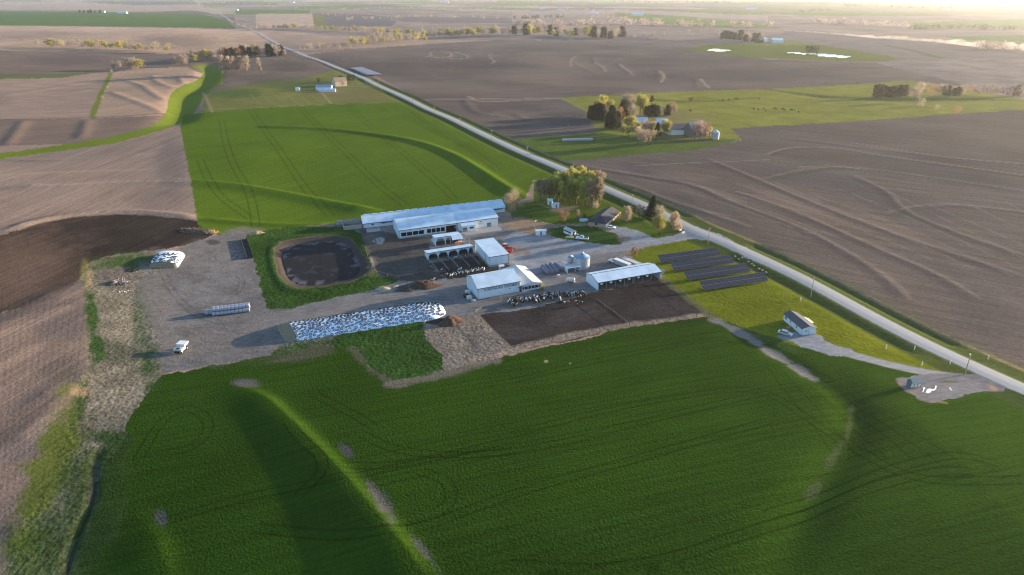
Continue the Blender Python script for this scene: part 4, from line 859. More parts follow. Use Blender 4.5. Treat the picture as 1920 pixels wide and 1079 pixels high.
MB().exx([(0, -.4), (3, -.4), (3, 1.75), (0, 2.0)], 0, .12).build("wall", M_["wallx"], e); w = MB(); w.slab([(-.15, -.2, 2.15), (5.6, -.2, 2.15), (5.6, 3.2, 1.85), (-.15, 3.2, 1.85)], .08); w.build("roof", M_["roof"], e)
for x in (3.2, 5.4): MB().box(x, x + .12, 0, .12, -.4, 2.0).build("post", M_["white"], e)
MB().tube((3.26, .06, 1.4), (3.9, .06, 2.0), .05, n=4).build("brace", M_["white"], e)
M = hframe((1059, 500.5), -52); e = thing("fuel_tank", "white fuel tank lying on a raised stand by the tiny flat-roofed shed", "tank", M)
w = MB(); w.tube((-1.4, 0, 1.7), (-1.15, 0, 1.7), .3, .6, n=14); w.tube((-1.15, 0, 1.7), (1.15, 0, 1.7), .6, n=14); w.tube((1.15, 0, 1.7), (1.4, 0, 1.7), .6, .3, n=14); w.build("tank_shell", M_["white"], e)
for x in (-.8, .8): MB().exx([(-.6, -.2), (-.45, -.2), (0, 1.0), (.45, -.2), (.6, -.2), (.12, 1.25), (-.12, 1.25)], x - .06, x + .06).build("leg", M_["alu"], e)
# wrapped bale rows by the bins
bm_ = MB(); n = 14; prof = [(-.62, .35), (-.58, .62), (-.45, .70), (.45, .70), (.58, .62), (.62, .35)]
for (xa, ra_), (xb, rb_) in zip(prof[:-1], prof[1:]): bm_.tube((xa, 0, 0), (xb, 0, 0), ra_, rb_, n=n, cap=False)
for s_ in (-1, 1): bm_.tube((s_ * .62, 0, 0), (s_ * .63, 0, 0), .35, .35, n=n)
bale_me = bm_.mesh("bale", M_["wrapg"], True); bale_w = bm_.mesh("bale_white", M_["wrap"], True)
def bale(name, me, M0, label, group, sc=1.0):
    o = bpy.data.objects.new(name, me); S.collection.objects.link(o); o.matrix_world = M0 @ Matrix.Diagonal((sc, sc, sc, 1)); return meta(o, label, "bale", group)
for (a, b, n_, lb) in (((1017.5, 503), (1028.5, 515.5), 4, "first row from the left"), ((1023, 500.5), (1037, 514.5), 5, "second row from the left"), ((1032, 498.5), (1045, 513), 5, "third row from the left"), ((1041, 498.5), (1051, 509), 4, "last row on the right")):
    A = at(*a); B = at(*b); d_ = (B - A); hd = math.atan2(d_.y, d_.x)
    for i in range(n_):
        q = A.lerp(B, (i + .5) / n_); q.z = gz(q.x, q.y) + .72
        bale("wrapped_bale", bale_me, Matrix.Translation(q) @ Matrix.Rotation(hd, 4, 'Z'), "dark wrapped bale by the grain bins, in the " + lb, "dark bale rows beside the grain bins, " + lb, d_.length / n_ / 1.26)
q = at(1054, 508); bale("wrapped_bale", bale_me, Matrix.Translation(q + Vector((0, 0, .7))), "single bluish bale between the bale rows and the tiny shed", None)
# white bale stack on the dirt lot
M = hframe((384, 594), 17, 0)
for i in range(12):
    for row, (y, z) in enumerate(((0, .7), (1.4, .7), (2.8, .7), (.7, 1.92), (2.1, 1.92))):
        if i < 2 and row in (0, 3, 4) or i < 1 and row < 1: continue
        p = M @ Vector((i * 1.27 + .6, y, 0)); p.z = gz(p.x, p.y) + z
        tag_ = "upper" if row > 2 else "lower"
        if row == 1 and i > 2: continue
        bale("wrapped_bale", bale_w, Matrix.Translation(p) @ Matrix.Rotation(R(17), 4, 'Z'), f"grey-white wrapped bale in the {tag_} layer of the stack on the dirt lot", f"{tag_} layer of the white bale stack")
# ------------------------------------------------------------------ silage pile with tyres
M = hframe((555, 641), 17, .035)
PL, PD = 51.0, 15.5
def pile_h(u, v):
    e = min(1, max(0, (PL - u) / 9.0)); q = min(v, PD - v) / (PD / 2); q = max(0, min(1, q))
    lump = .12 * math.sin(u * .7 + v) * math.sin(v * .9)
    return (2.2 * (1 - (1 - min(1, q * 1.25)) ** 2) + lump * q) * (1 - (1 - e) ** 2) ** .7
nu, nv = 70, 22; w = MB(); vs = []
for i in range(nu + 1):
    for j in range(nv + 1):
        u = PL * i / nu; v = PD * j / nv; e_ = min(1, (PL - u) / 7.0); c = PD / 2; vv = c + (v - c) * (.45 + .55 * math.sqrt(max(0, 1 - (1 - e_) ** 2)))
        vv += .25 * math.sin(u * 1.3 + j); p = M @ Vector((u - vv * .2 * (1 - u / PL), vv, 0)); g = gz(p.x, p.y); h = pile_h(u, v)
        vs.append(M.inverted() @ Vector((p.x, p.y, g + h + .03 - (.25 if j in (0, nv) else 0))))
w.add(vs, [(i * (nv + 1) + j, (i + 1) * (nv + 1) + j, (i + 1) * (nv + 1) + j + 1, i * (nv + 1) + j + 1) for i in range(nu) for j in range(nv)])
o = w.build("silage_sheet", M_["sheet"], None, M, True); meta(o, "long white plastic silage cover held down by tyres above the grass", "silage pile")
pile_me = o.data; pile_ob = o
w = MB(); vs = []; n1_ = 14
for i in range(n1_ + 1):
    v = PD * i / n1_; h = pile_h(0.01, v) + .15; 
    for q_, (dx, hh) in enumerate(((.4, h), (-.6, h * .95), (-2.2, h * .45 + .1 * math.sin(i * 2)), (-3.6, -.2))):
        p = M @ Vector((dx - v * .2, v, 0)); vs.append(M.inverted() @ Vector((p.x, p.y, gz(p.x, p.y) + hh)))
w.add(vs, [(i * 4 + j, i * 4 + j + 1, (i + 1) * 4 + j + 1, (i + 1) * 4 + j) for i in range(n1_) for j in range(3)])
o = w.build("end_bank", M_["straw"], pile_ob, None, True)
def torus(R0, r0, n=12, k=6):
    w = MB(); vs = [((R0 + r0 * math.cos(6.2832 * j / k)) * math.cos(6.2832 * i / n), (R0 + r0 * math.cos(6.2832 * j / k)) * math.sin(6.2832 * i / n), r0 * math.sin(6.2832 * j / k)) for i in range(n) for j in range(k)]
    return w.add(vs, [(i * k + j, ((i + 1) % n) * k + j, ((i + 1) % n) * k + (j + 1) % k, i * k + (j + 1) % k) for i in range(n) for j in range(k)])
tyre_me = torus(.38, .085).mesh("tyre", M_["tire"], True)
from mathutils.bvhtree import BVHTree
def surf(me_, Mw):
    vs_ = [Mw @ v.co for v in me_.vertices]; return BVHTree.FromPolygons(vs_, [tuple(p.vertices) for p in me_.polygons])
bt = surf(pile_me, M); spots_ = []; tr = random.Random(3); tries = 0
while len(spots_) < 430 and tries < 20000:
    tries += 1; u = tr.uniform(.6, PL - 1.2); v = tr.uniform(.35, PD - 1.0)
    if v > 3.2 and tr.random() < .30: continue
    if u > PL - 6 and abs(v - PD / 2) > PD * .36: continue
    if any((u - a) ** 2 + (v - b) ** 2 < 1.05 for a, b in spots_): continue
    spots_.append((u, v))
sp_w = []
for u, v in spots_:
    p = M @ Vector((u - v * .2 * (1 - u / PL), v, 0)); h = bt.ray_cast(Vector((p.x, p.y, 60)), Vector((0, 0, -1)))
    if h[0] is None: continue
    q = h[1].to_track_quat('Z', 'Y'); sp_w.append((h[0] + h[1] * .1, q))
fr = lambda z, y: z
sp_w.sort(key=lambda s_: s_[0].y)
rest = MB(); base_t = torus(.38, .085)
for i, (p, q) in enumerate(sp_w):
    T = Matrix.Translation(p) @ q.to_matrix().to_4x4() @ Matrix.Diagonal((.95 + .2 * tr.random(),) * 2 + (1, 1))
    if i < 262:
        o = bpy.data.objects.new("tyre", tyre_me); S.collection.objects.link(o); o.matrix_world = T
        zn = ("left end", "left part", "left middle", "right middle", "right part", "rounded right end")[min(5, int((M.inverted() @ p).x / PL * 6))]; meta(o, f"black tyre on the {zn} of the long white silage cover", "tyre", f"tyres on the {zn} of the long silage cover")
    else:
        o_ = len(rest.v); rest.add([T @ Vector(v) for v in base_t.v], base_t.f)
o = rest.build("tyres", M_["tire"], None, None, True); meta(o, "remaining black tyres on the upper side of the long silage cover", "tyres", None, "stuff")
# small covered pile by the manured field
M = hframe((279, 501), 6, 0); PLs, PDs = 11.5, 13.0
w = MB(); vs = []; nu, nv = 16, 14
for i in range(nu + 1):
    for j in range(nv + 1):
        u = PLs * i / nu; v = PDs * j / nv; s_ = 1 - (2 * u / PLs - 1) ** 2; h = 2.7 * max(0, s_) ** .28 * (.85 + .15 * math.sin(math.pi * min(1, v / PDs * 1.2)))
        uu = u - v * .1; p = M @ Vector((uu, v, 0)); vs.append(M.inverted() @ Vector((p.x, p.y, gz(p.x, p.y) + h + .05)))
w.add(vs, [(i * (nv + 1) + j, (i + 1) * (nv + 1) + j, (i + 1) * (nv + 1) + j + 1, i * (nv + 1) + j + 1) for i in range(nu) for j in range(nv)])
o = w.build("silage_sheet", M_["sheet"], None, M, True); meta(o, "short white tyre-dotted cover beside the dark manured field", "silage pile"); bt = surf(o.data, M); small_ob = o
w = MB(); vs = []
for i in range(nu + 1):
    u = PLs * i / nu; s_ = 1 - (2 * u / PLs - 1) ** 2; h = 2.7 * max(0, s_) ** .28 * .82
    for q_, (dy, hh) in enumerate(((.3, h), (-.2, h * .85), (-1.0, -.3))):
        p = M @ Vector((u, dy, 0)); vs.append(M.inverted() @ Vector((p.x, p.y, gz(p.x, p.y) + hh)))
w.add(vs, [(i * 3 + j, i * 3 + j + 1, (i + 1) * 3 + j + 1, (i + 1) * 3 + j) for i in range(nu) for j in range(2)])
o = w.build("feed_face", M_["straw"], small_ob, None, True)
cnt = 0
for i in range(11):
    for j in range(9):
        u = .8 + i * .98 + (j % 2) * .4 + tr.uniform(-.15, .15); v = .6 + j * 1.12 + tr.uniform(-.2, .2)
        p = M @ Vector((u - v * .1, v, 0)); h = bt.ray_cast(Vector((p.x, p.y, 60)), Vector((0, 0, -1)))
        if h[0] is None or tr.random() < .42: continue
        o = bpy.data.objects.new("tyre", tyre_me); S.collection.objects.link(o); o.matrix_world = Matrix.Translation(h[0] + h[1] * .1) @ h[1].to_track_quat('Z', 'Y').to_matrix().to_4x4()
        meta(o, "black tyre lying on the short white cover beside the manured field", "tyre", "tyres on the short white cover")

# ------------------------------------------------------------------ heaps and debris
def heap(name, label, cat, px, py, rx, ry, h, m, head=0, seed=0, lump=.35):
    p = at(px, py); w = MB(); vs = []; n = 30; k = 12; M0 = Matrix.Translation(p) @ Matrix.Rotation(R(head), 4, 'Z'); Mi = M0.inverted()
    for j in range(k + 1):
        r = j / k
        for i in range(n):
            a = 6.2832 * i / n; wob = 1 + .22 * math.sin(2 * a + seed) + .12 * math.sin(5 * a + seed * 3); x = r * rx * wob * math.cos(a); y = r * ry * wob * math.sin(a); q = M0 @ Vector((x, y, 0))
            nz = float(fbm(np.array([q.x * .6 + seed]), np.array([q.y * .6]), seed, 3)[0]) - .5
            z = gz(q.x, q.y) + h * (math.cos(min(1, r) * math.pi) * .5 + .5) * (1 + lump * 2 * nz) - (.15 if j == k else 0); vs.append(Mi @ Vector((q.x, q.y, z)))
    w.add(vs, [(j * n + i, (j + 1) * n + i, (j + 1) * n + (i + 1) % n, j * n + (i + 1) % n) for j in range(k) for i in range(n)])
    o = w.build(name, m, None, M0, True); return meta(o, label, cat)
heap("manure_heap", "large brown manure heap at the left corner of the feedlot", "heap", 845, 603, 4.2, 5.2, 2.2, M_["manure"], 20, 1)
heap("manure_heap", "dark spread manure mound left of the feedlot heap", "heap", 827, 602, 4.5, 3, .8, mat("dark_manure", (.035, .028, .024), .95, noise=.4), 20, 2)
heap("manure_heap", "wide brown manure heap between the calf pens and the track", "heap", 793, 536, 7.0, 4.6, 2.3, M_["manure"], 15, 3)
heap("manure_heap", "dark low mound joined to the left of the wide brown heap", "heap", 765, 540, 6.5, 3.8, 1.2, mat("dark_manure_low", (.06, .05, .045), .95, noise=.3), 15, 5)
heap("sand_heap", "small pale sand heap beside the track above the silage pile", "heap", 720, 543, 3.6, 2.3, 1.0, M_["sand"], 12, 4)
heap("soil_heap", "little pale heap between the sand heap and the wide manure heap", "heap", 741, 538, 1.8, 1.0, .5, M_["sand"], 12, 6)
heap("soil_heap", "orange-tan soil heap at the top right corner of the dirt lot", "heap", 481, 437, 3.4, 1.8, .9, mat("orange_soil", (.36, .24, .15), .95, noise=.2), 10, 7)
def sticks(name, label, px, py, rx, ry, n, m, seed, ln=2.0, th=.1, h=.9, head=0, M2_=None):
    rr = random.Random(seed); p = at(px, py); w = MB()
    for i in range(n):
        a = rr.uniform(0, 6.28); r = math.sqrt(rr.random()); x = rx * r * math.cos(a); y = ry * r * math.sin(a); z = rr.uniform(0, h) * (1 - r * .7) + gz(p.x + x, p.y + y) - p.z
        d = Vector((rr.gauss(0, 1), rr.gauss(0, 1), rr.gauss(0, .35))).normalized() * ln * rr.uniform(.4, 1)
        w.tube((x, y, z), (x + d.x, y + d.y, z + d.z), th * rr.uniform(.5, 1.3), n=4, m=rr.randrange(2))
    o = w.build(name, [m, M2_ or M_["bark"]], None, Matrix.Translation(p) @ Matrix.Rotation(R(head), 4, 'Z')); return meta(o, label, "debris pile")
heap("soil_heap", "dark rough bank under the long brush pile", "heap", 371, 436, 7.5, 2.8, 1.3, mat("dark_bank", (.10, .075, .055), .95, noise=.5), 0, 8, .8)
sticks("brush_pile", "long pile of broken branches at the end of the manured field", 370, 434, 7.5, 2.2, 230, mat("grey_branch", (.17, .125, .10), .9), 5, 2.0, .12, 1.5)
sticks("brush_pile", "sunlit orange branches at the right end of the long brush pile", 399, 437, 2.3, 1.5, 90, mat("orange_branch", (.55, .33, .18), .9), 6, 1.7, .13, 1.2, 0, mat("tan_branch", (.42, .28, .18), .9))
sticks("junk_pile", "heap of pale boards and rubbish in the rough grass left of the dirt lot", 224, 531, 3.2, 1.8, 110, mat("pale_boards", (.50, .42, .36), .9), 7, 1.8, .16, 1.5, 0, mat("dull_boards", (.24, .18, .17), .9))
sticks("junk_pile", "scattered white scraps below the pale junk heap", 226, 546, 4, 1.5, 16, M_["chalk"], 9, .6, .12, .2)
sticks("junk_pile", "dark rubbish patch in the grass right of the junk heap", 250, 508, 2.6, 1.6, 45, M_["tire"], 11, 1.0, .2, .5)
sticks("junk_pile", "white scraps lying in the paddock between lagoon and barns", 708, 453, 2.6, 2.0, 26, M_["chalk"], 12, .8, .1, .1)
sticks("junk_pile", "pale sticks between the wide manure heap and the calf pens", 815, 523, 2.6, 1.4, 14, M_["white"], 13, 1.6, .08, .15)
rr = random.Random(21)
for i in range(9):
    w = MB(); px = 965 + rr.uniform(-26, 12)
# rows of stones along the lawn by the solar arrays
for i, (px, py) in enumerate(((1378, 482), (1385, 487), (1391, 484), (1403, 492), (1409, 496), (1413, 499), (1423, 505), (1429, 508), (1436, 512), (1187, 478), (1247, 484))):
    w = MB(); w.tube((0, 0, -.2), (0, 0, .25), .42, .5, n=7); w.tube((0, 0, .25), (.05, 0, .5), .5, .22, n=7)
    o = w.build("field_stone", M_["stone"], None, spot(px, py, i * 40)); meta(o, "rough tan stone among those lining the verge by the solar arrays" if i < 9 else ("single pale stone on the lawn beside the orange sapling" if i == 9 else "small stone at the left end of the back solar array"), "stone", "stones along the verge" if i < 9 else None)

# ------------------------------------------------------------------ solar arrays
pm = MB(); pm.box(0, 1.02, 0, 2.28, -.03, 0, 0)
for k_ in range(2): pm.box(.05, .97, .05 + k_ * 1.10, .05 + k_ * 1.10 + 1.05, .0, .012, 1)
panel_me = pm.mesh("solar_panel", [mat("panel_frame", (.17, .18, .20), .5), M_["cellb"]])
nm_ = ["back", "second from the back", "third from the back", "front"]
for i, bl in enumerate(((1243, 492.5), (1267, 507.5), (1293, 524.5), (1322.5, 543))):
    M = hframe(bl, 16.5, .02); e = thing("solar_array", f"tilted ground-mounted solar array, {nm_[i]} of the four rows", "solar array", M, "solar arrays on the lawn")
    a = math.atan2(1.7, 3.9); Rm = Matrix.Translation((-1.6, -2.0, .75)) @ Matrix.Rotation(a, 4, 'X')
    for c in range(26):
        for r_ in range(2):
            o = bpy.data.objects.new("solar_panel", panel_me); S.collection.objects.link(o); o.parent = e; o.matrix_local = Rm @ Matrix.Translation((c * 1.045, r_ * 2.36, 0))
    w = MB(); w.box(0, 27.1, .4, .5, -.16, -.05); w.box(0, 27.1, 3.6, 3.7, -.16, -.05); w.v = [tuple(Rm @ Vector(v)) for v in w.v]; w.build("rail", M_["alu"], e)
    for c in range(7):
        x = c * 4.2 - .8; MB().box(x, x + .12, -1.1, -.98, -.6, .85).build("post", M_["alu"], e); MB().box(x, x + .12, 1.6, 1.72, -.6, 1.95).build("post", M_["alu"], e)

# ------------------------------------------------------------------ houses
M = hframe((1103, 423.8), -26, 0); L = 8.6; D = 20.5
e = thing("farm_house", "single-storey tan farmhouse with a dark hip roof by the driveway", "house", M)
w = MB(); w.box(0, L, 0, .2, -.8, 2.3); w.box(0, .2, .2, D, -.8, 2.3); w.box(L - .2, L, .2, D, -.8, 2.3); w.box(.2, L - .2, D - .2, D, -.8, 2.3); w.build("wall", M_["brick"], e)
r = MB(); o1, o2 = -.6, L + .6; y0, y1 = -.6, D + .5; hx = L / 2; zr = 4.6; ze = 2.25
r.slab([(o1, y0, ze), (o2, y0, ze), (hx, 4.2, zr)], .1); r.slab([(o2, y0, ze), (o2, y1, ze), (hx, y1, zr), (hx, 4.2, zr)], .1); r.slab([(o1, y1, ze), (o1, y0, ze), (hx, 4.2, zr), (hx, y1, zr)], .1); r.build("roof", M_["navy"], e)
MB().exy([(0, 2.2), (L, 2.2), (hx, 4.5)], D - .1, D + .1).build("gable", M_["brick"], e)
MB().box(o2 - .02, o2 + .08, y0, y1, 2.0, 2.28).build("gutter", mat("cream_gutter", (.75, .66, .52), .5), e)
MB().box(3.3, 4.5, -.06, -.003, .9, 1.9).build("window", M_["glass"], e)
for y in (5, 9.5, 13.5, 17): MB().box(L + .003, L + .06, y, y + 1.3, .8, 1.9).build("window", M_["glass"], e)
MB().box(L + .003, L + .06, 7.6, 8.6, 0, 2.0).build("door", M_["red"], e); MB().box(L + .003, L + .08, .3, 2.8, 0, 2.1).build("garage_door", M_["white"], e)
o = MB().tube((0, 0, -.1), (0, 0, .55), 2.2, n=20).build("round_pool", mat("pale_blue_pool", (.40, .52, .62), .3), None, spot(1094.5, 414)); meta(o, "round pale pool beside the farmhouse", "pool")
M = hframe((1468.3, 600), -49.0 + 0, 0)
A = at(1468.3, 600); B = at(1502.5, 628.8); M, L = frame((1468.3, 600), (1502.5, 628.8)); D = 4.6
e = thing("mobile_home", "white mobile home with a dark roof standing alone by the right driveway", "mobile home", M)
r, sf, sb = shell(e, L, D, 2.25, 3.05, wm=mat("mobile_home_siding", (.62, .68, .72), .6, noise=.04), gm=mat("mobile_home_end", (.64, .69, .73), .6, noise=.04)); r.build("roof", M_["greyroof"], e)
for q, (x0, x1, z0, z1) in enumerate(((1.0, 1.5, 1.0, 1.7), (1.8, 2.3, 1.0, 1.7), (4.6, 4.9, 1.0, 1.9), (8.6, 9.1, 1.0, 1.7))): MB().box(x0, x1, -.05, -.003, z0, z1).build("window", M_["glass"], e)
MB().box(5.9, 6.7, -.05, -.003, .2, 2.0).build("door", M_["white"], e); w = MB(); w.box(5.6, 7.0, -1.5, -.06, -.4, .25); w.box(5.6, 7.0, -1.9, -1.51, -.4, .05); w.build("steps", M_["post"], e)
w = MB(); w.slab([(3.2, D + .3, 2.3), (8.2, D + .3, 2.3), (7.4, D + 1.8, 1.9), (3.8, D + 1.8, 1.9)], .08); w.box(3.6, 7.6, D + .02, D + 1.5, -.6, 1.9); w.build("porch_roof", mat("cream_porch", (.66, .55, .42), .6), e)
t = torus(.34, .07, 16, 5); t.v = [(0, v[0], v[1]) for v in t.v]; t.v = [(L + .02 + v[0], v[1] + 1.3, v[2] + 1.25) for v in t.v]; t.build("wreath", M_["text"], e)
MB().box(L + .003, L + .05, 2.2, 2.26, .0, 2.4).build("corner_trim", M_["text"], e)
# poultry trailer / playhouse / white sheds in the yard
def hut(name, label, cat, px, py, head, L, D, he, hr, wm, rm, wheels=False, door=True, ridge_y=False):
    M = spot(px, py, head) @ Matrix.Translation((-L / 2, 0, .35 if wheels else 0)); e = thing(name, label, cat, M)
    r, _, _ = shell(e, L, D, he, hr, wm=wm, gm=wm) if not wheels else shell(e, L, D, he, hr, wm=wm, gm=wm); r.build("roof", rm, e)
    if door: MB().box(L * .4, L * .4 + .8, -.05, -.003, .1, min(1.9, he - .2)).build("door", M_["text"], e)
    return e
hut("utility_shed", "white windowless cabin on the gravel edge left of the greenhouse trailer", "shed", 1014.5, 441.5, 5, 4.6, 2.4, 2.1, 2.5, M_["white"], M_["white"])
M = hframe((1057, 436.5), -58, 0); e = thing("greenhouse_trailer", "narrow white cabin with dark side windows parked on the lawn", "cabin", M); L = 6.0; D = 2.6
r, _, _ = shell(e, L, D, 2.0, 2.7, wm=M_["white"], gm=M_["white"]); r.build("roof", mat("pale_grey_roof", (.45, .48, .50), .6, 0, .3, 0, 1.2), e); MB().box(.3, L - .5, -.06, -.003, 1.0, 1.75).build("window", M_["glass"], e); MB().box(L + .003, L + .06, .7, 1.9, .1, 1.9).build("door", M_["glass"], e)
MB().box(0, L, -.1, -.062, -.3, .9).build("skirt", M_["white"], e)
sticks("patio_furniture", "grey jumble of patio furniture right of the narrow white cabin", 1074, 441, 2.6, 1.3, 46, M_["alu"], 31, .9, .12, .9, 0, mat("grey_cushions", (.35, .37, .42), .8))
o = MB().slab([(-2.2, -1.8, .06), (1.6, -2.4, .06), (3.0, -.5, .06), (-1.0, .3, .06)], .2).build("concrete_pad", M_["conc"], None, spot(1068, 443)); meta(o, "pale patio slab in front of the narrow white cabin", "pad")
hut("tool_shed", "small white shed with a dark doorway, left of the pair under the grove", "shed", 1031, 385, -8, 2.6, 2.6, 2.6, 3.2, M_["white"], M_["roof"])
hut("tool_shed", "small white box shed, right of the pair under the grove", "shed", 1043, 390.5, 20, 3.3, 2.4, 2.1, 2.6, M_["white"], M_["roof"])
M = hframe((1704, 727), 14, 0); e = thing("information_kiosk", "small kiosk with a blue-grey roof and white panels on the gravel forecourt", "kiosk", M); L = 3.4
w = MB(); w.slab([(-.2, -1.4, 1.75), (L + .2, -1.4, 1.75), (L + .2, .1, 2.75), (-.2, .1, 2.75)], .08); w.slab([(-.2, .1, 2.75), (L + .2, .1, 2.75), (L + .2, 1.3, 1.9), (-.2, 1.3, 1.9)], .08); w.build("roof", M_["green"], e)
for x in (0, 1.1, 2.2): MB().box(x + .12, x + 1.0, -.45, -.38, .3, 1.75).build("notice_board", M_["white"], e)
for x in (0, 1.08, 2.16, 3.24): MB().box(x - .02, x + .1, -.5, -.36, -.3, 2.1).build("post", M_["text"], e)
MB().box(-.02, .1, -.3, 1.0, -.3, 2.0).build("side_wall", M_["text"], e); MB().box(0, L, .9, 1.0, -.3, 1.9).build("back_wall", M_["text"], e)
# white chips spread on the forecourt
def flat(name, label, pts, m, th=.10, cat="patch"):
    Pp = [at(*p) for p in pts]; o0 = Pp[0].copy(); w = MB(); w.slab([tuple(Vector((p.x, p.y, gz(p.x, p.y) + .07)) - o0) for p in Pp], th); o = w.build(name, m, None, Matrix.Translation(o0)); return meta(o, label, cat)
flat("limestone_patch", "rounded white spread of chips, largest on the forecourt", [(1735, 737), (1738, 731), (1743, 729), (1748, 731), (1745, 736), (1740, 738)], M_["chalk"])
flat("limestone_patch", "small white curl left of the largest white spread", [(1729, 735), (1731, 731), (1730, 728), (1733, 726.5), (1735, 728.5), (1733, 731), (1731, 736)], M_["chalk"])
flat("limestone_patch", "thin white streak tying the largest white spread to the upright blot", [(1748, 732), (1754, 730), (1751, 732.5), (1747, 734)], M_["chalk"]) if False else None
flat("limestone_patch", "white tapering streak right of the largest white spread", [(1744.5, 729.5), (1750, 731), (1753, 728.5), (1754.5, 724), (1756, 724.5), (1755, 730), (1750, 733.5), (1746, 732)], M_["chalk"])
flat("limestone_patch", "triangular white blot at the tip of the white streak", [(1752, 727), (1754.5, 724), (1753.8, 722.5), (1757, 726)], M_["chalk"])
flat("limestone_patch", "faint pale patch near the right side of the forecourt", [(1778, 728), (1782, 727), (1786, 733), (1782, 733)], mat("faint_chips", (.42, .42, .42), .9))

# ------------------------------------------------------------------ vehicles
wheel_me = MB().tube((0, -.13, 0), (0, .13, 0), .38, n=14).mesh("wheel", M_["tire"]); rim_me = MB().tube((0, -.15, 0), (0, .15, 0), .2, n=10).mesh("rim", M_["alu"])
def wheels(e, pts, sc=1.0):
    for x, y in pts:
        o = bpy.data.objects.new("wheel", wheel_me); S.collection.objects.link(o); o.parent = e; o.location = (x, y, .38 * sc); o.scale = (sc, sc, sc); o2 = bpy.data.objects.new("rim", rim_me); S.collection.objects.link(o2); o2.parent = o
def pickup(label, M, paint, group=None):
    e = thing("pickup_truck", label, "pickup", M, group); W = .95
    b = MB(); b.exy([(-2.9, .45), (2.75, .45), (2.85, .8), (2.8, 1.05), (1.5, 1.18), (-.6, 1.18), (-.6, 1.15), (-2.9, 1.15)], -W, W); b.build("body", paint, e)
    b = MB(); x0, x1, x2, x3 = -.75, -.5, .75, 1.45
    b.add([(x0, -W + .02, 1.18), (x3, -W + .02, 1.18), (x3, W - .02, 1.18), (x0, W - .02, 1.18), (x1, -W + .2, 1.88), (x2, -W + .2, 1.88), (x2, W - .2, 1.88), (x1, W - .2, 1.88)], [(0, 3, 2, 1), (4, 5, 6, 7), (0, 1, 5, 4), (1, 2, 6, 5), (2, 3, 7, 6), (3, 0, 4, 7)]); b.build("cab", paint, e)
    g = MB(); g.add([(1.40, -.72, 1.25), (1.40, .72, 1.25), (.84, .66, 1.82), (.84, -.66, 1.82)], [(0, 1, 2, 3)]); g.v = [(x + .04, y, z + .02) for x, y, z in g.v]; g.build("windscreen", M_["glass"], e)
    for s_ in (-1, 1):
        g = MB(); g.add([(-.55, s_ * (W - .02), 1.25), (1.1, s_ * (W - .02), 1.25), (.7, s_ * (W - .15), 1.75), (-.42, s_ * (W - .15), 1.75)], [(0, 1, 2, 3)]); g.build("side_window", M_["glass"], e)
    MB().box(-2.75, -.85, -W + .15, W - .15, 1.16, 1.17).build("load_bed", M_["dark"], e)
    wheels(e, [(1.85, -W + .05), (1.85, W - .05), (-1.85, -W + .05), (-1.85, W - .05)]); return e
def sedan(label, M, paint):
    e = thing("parked_car", label, "car", M); W = .88
    b = MB(); b.exy([(-2.2, .35), (2.2, .35), (2.25, .6), (2.1, .8), (1.1, .92), (-1.6, .95), (-2.2, .85)], -W, W); b.build("body", paint, e)
    b = MB(); b.add([(-1.7, -W + .05, .94), (1.15, -W + .05, .92), (1.15, W - .05, .92), (-1.7, W - .05, .94), (-1.1, -W + .22, 1.42), (.35, -W + .22, 1.42), (.35, W - .22, 1.42), (-1.1, W - .22, 1.42)], [(0, 3, 2, 1), (0, 1, 5, 4), (1, 2, 6, 5), (2, 3, 7, 6), (3, 0, 4, 7)]); b.build("window", M_["glass"], e)
    b = MB(); b.slab([(-1.15, -W + .2, 1.46), (.4, -W + .2, 1.46), (.4, W - .2, 1.46), (-1.15, W - .2, 1.46)], .05); b.build("cabin_roof", paint, e)
    wheels(e, [(1.4, -W + .05), (1.4, W - .05), (-1.4, -W + .05), (-1.4, W - .05)], .85); return e
pickup("white pickup parked on the gravel below the patio furniture", spot(1091.5, 449.5, 168), M_["whitecar"])
pickup("white pickup hitched to the long white trailer behind the cattle shed", spot(1153, 494, 128), M_["whitecar"])
sedan("white car parked in front of the farmhouse garage", spot(1145, 428.5, -20), M_["whitecar"])
sedan("silver car parked on the gravel beside the mobile home", spot(1472, 628, -38), M_["car"])
def trailer(label, px, py, head, L, W, h, m, box=True, name="livestock_trailer"):
    e = thing(name, label, "trailer", spot(px, py, head)); b = MB(); b.box(-L / 2, L / 2, -W / 2, W / 2, .5, h); b.build("body" if box else "deck", m, e)
    if box: MB().box(-L / 2 - .03, L / 2 + .03, -W / 2 - .03, W / 2 + .03, h, h + .06).build("roof", M_["white"], e)
    b = MB(); b.tube((L / 2, 0, .5), (L / 2 + 1.3, 0, .5), .07, n=5); b.build("drawbar", M_["alu"], e); wheels(e, [(-.6, -W / 2), (.5, -W / 2), (-.6, W / 2), (.5, W / 2)], .85)
trailer("long white-roofed box trailer behind the cattle shed roof", 1166, 499.5, 128, 8, 2.1, 2.2, mat("grey_trailer_side", (.30, .32, .36), .5, 0, .2, 0, .6))
trailer("flat pale trailer bed on the grass edge behind the cattle shed", 1186, 493, 126, 11, 2.4, .8, mat("pale_deck", (.50, .50, .52), .7, 0, .2, 0, .8), False, "flatbed_trailer")
e = thing("tank_trailer", "faded pinkish-white twin-axle tank trailer alone on the gravel", "trailer", spot(1070.5, 531, -8)); b = MB(); b.tube((-1.5, 0, 1.35), (1.2, 0, 1.35), .78, n=16); b.tube((1.2, 0, 1.35), (1.5, 0, 1.35), .78, .5, n=16); b.tube((-1.8, 0, 1.35), (-1.5, 0, 1.35), .5, .78, n=16); b.build("tank_shell", M_["pinkw"], e, None, False); MB().box(-1.7, 1.7, -.6, .6, .45, .62).build("chassis", M_["alu"], e); wheels(e, [(-.5, -.75), (.45, -.75), (-.5, .75), (.45, .75)], .95)
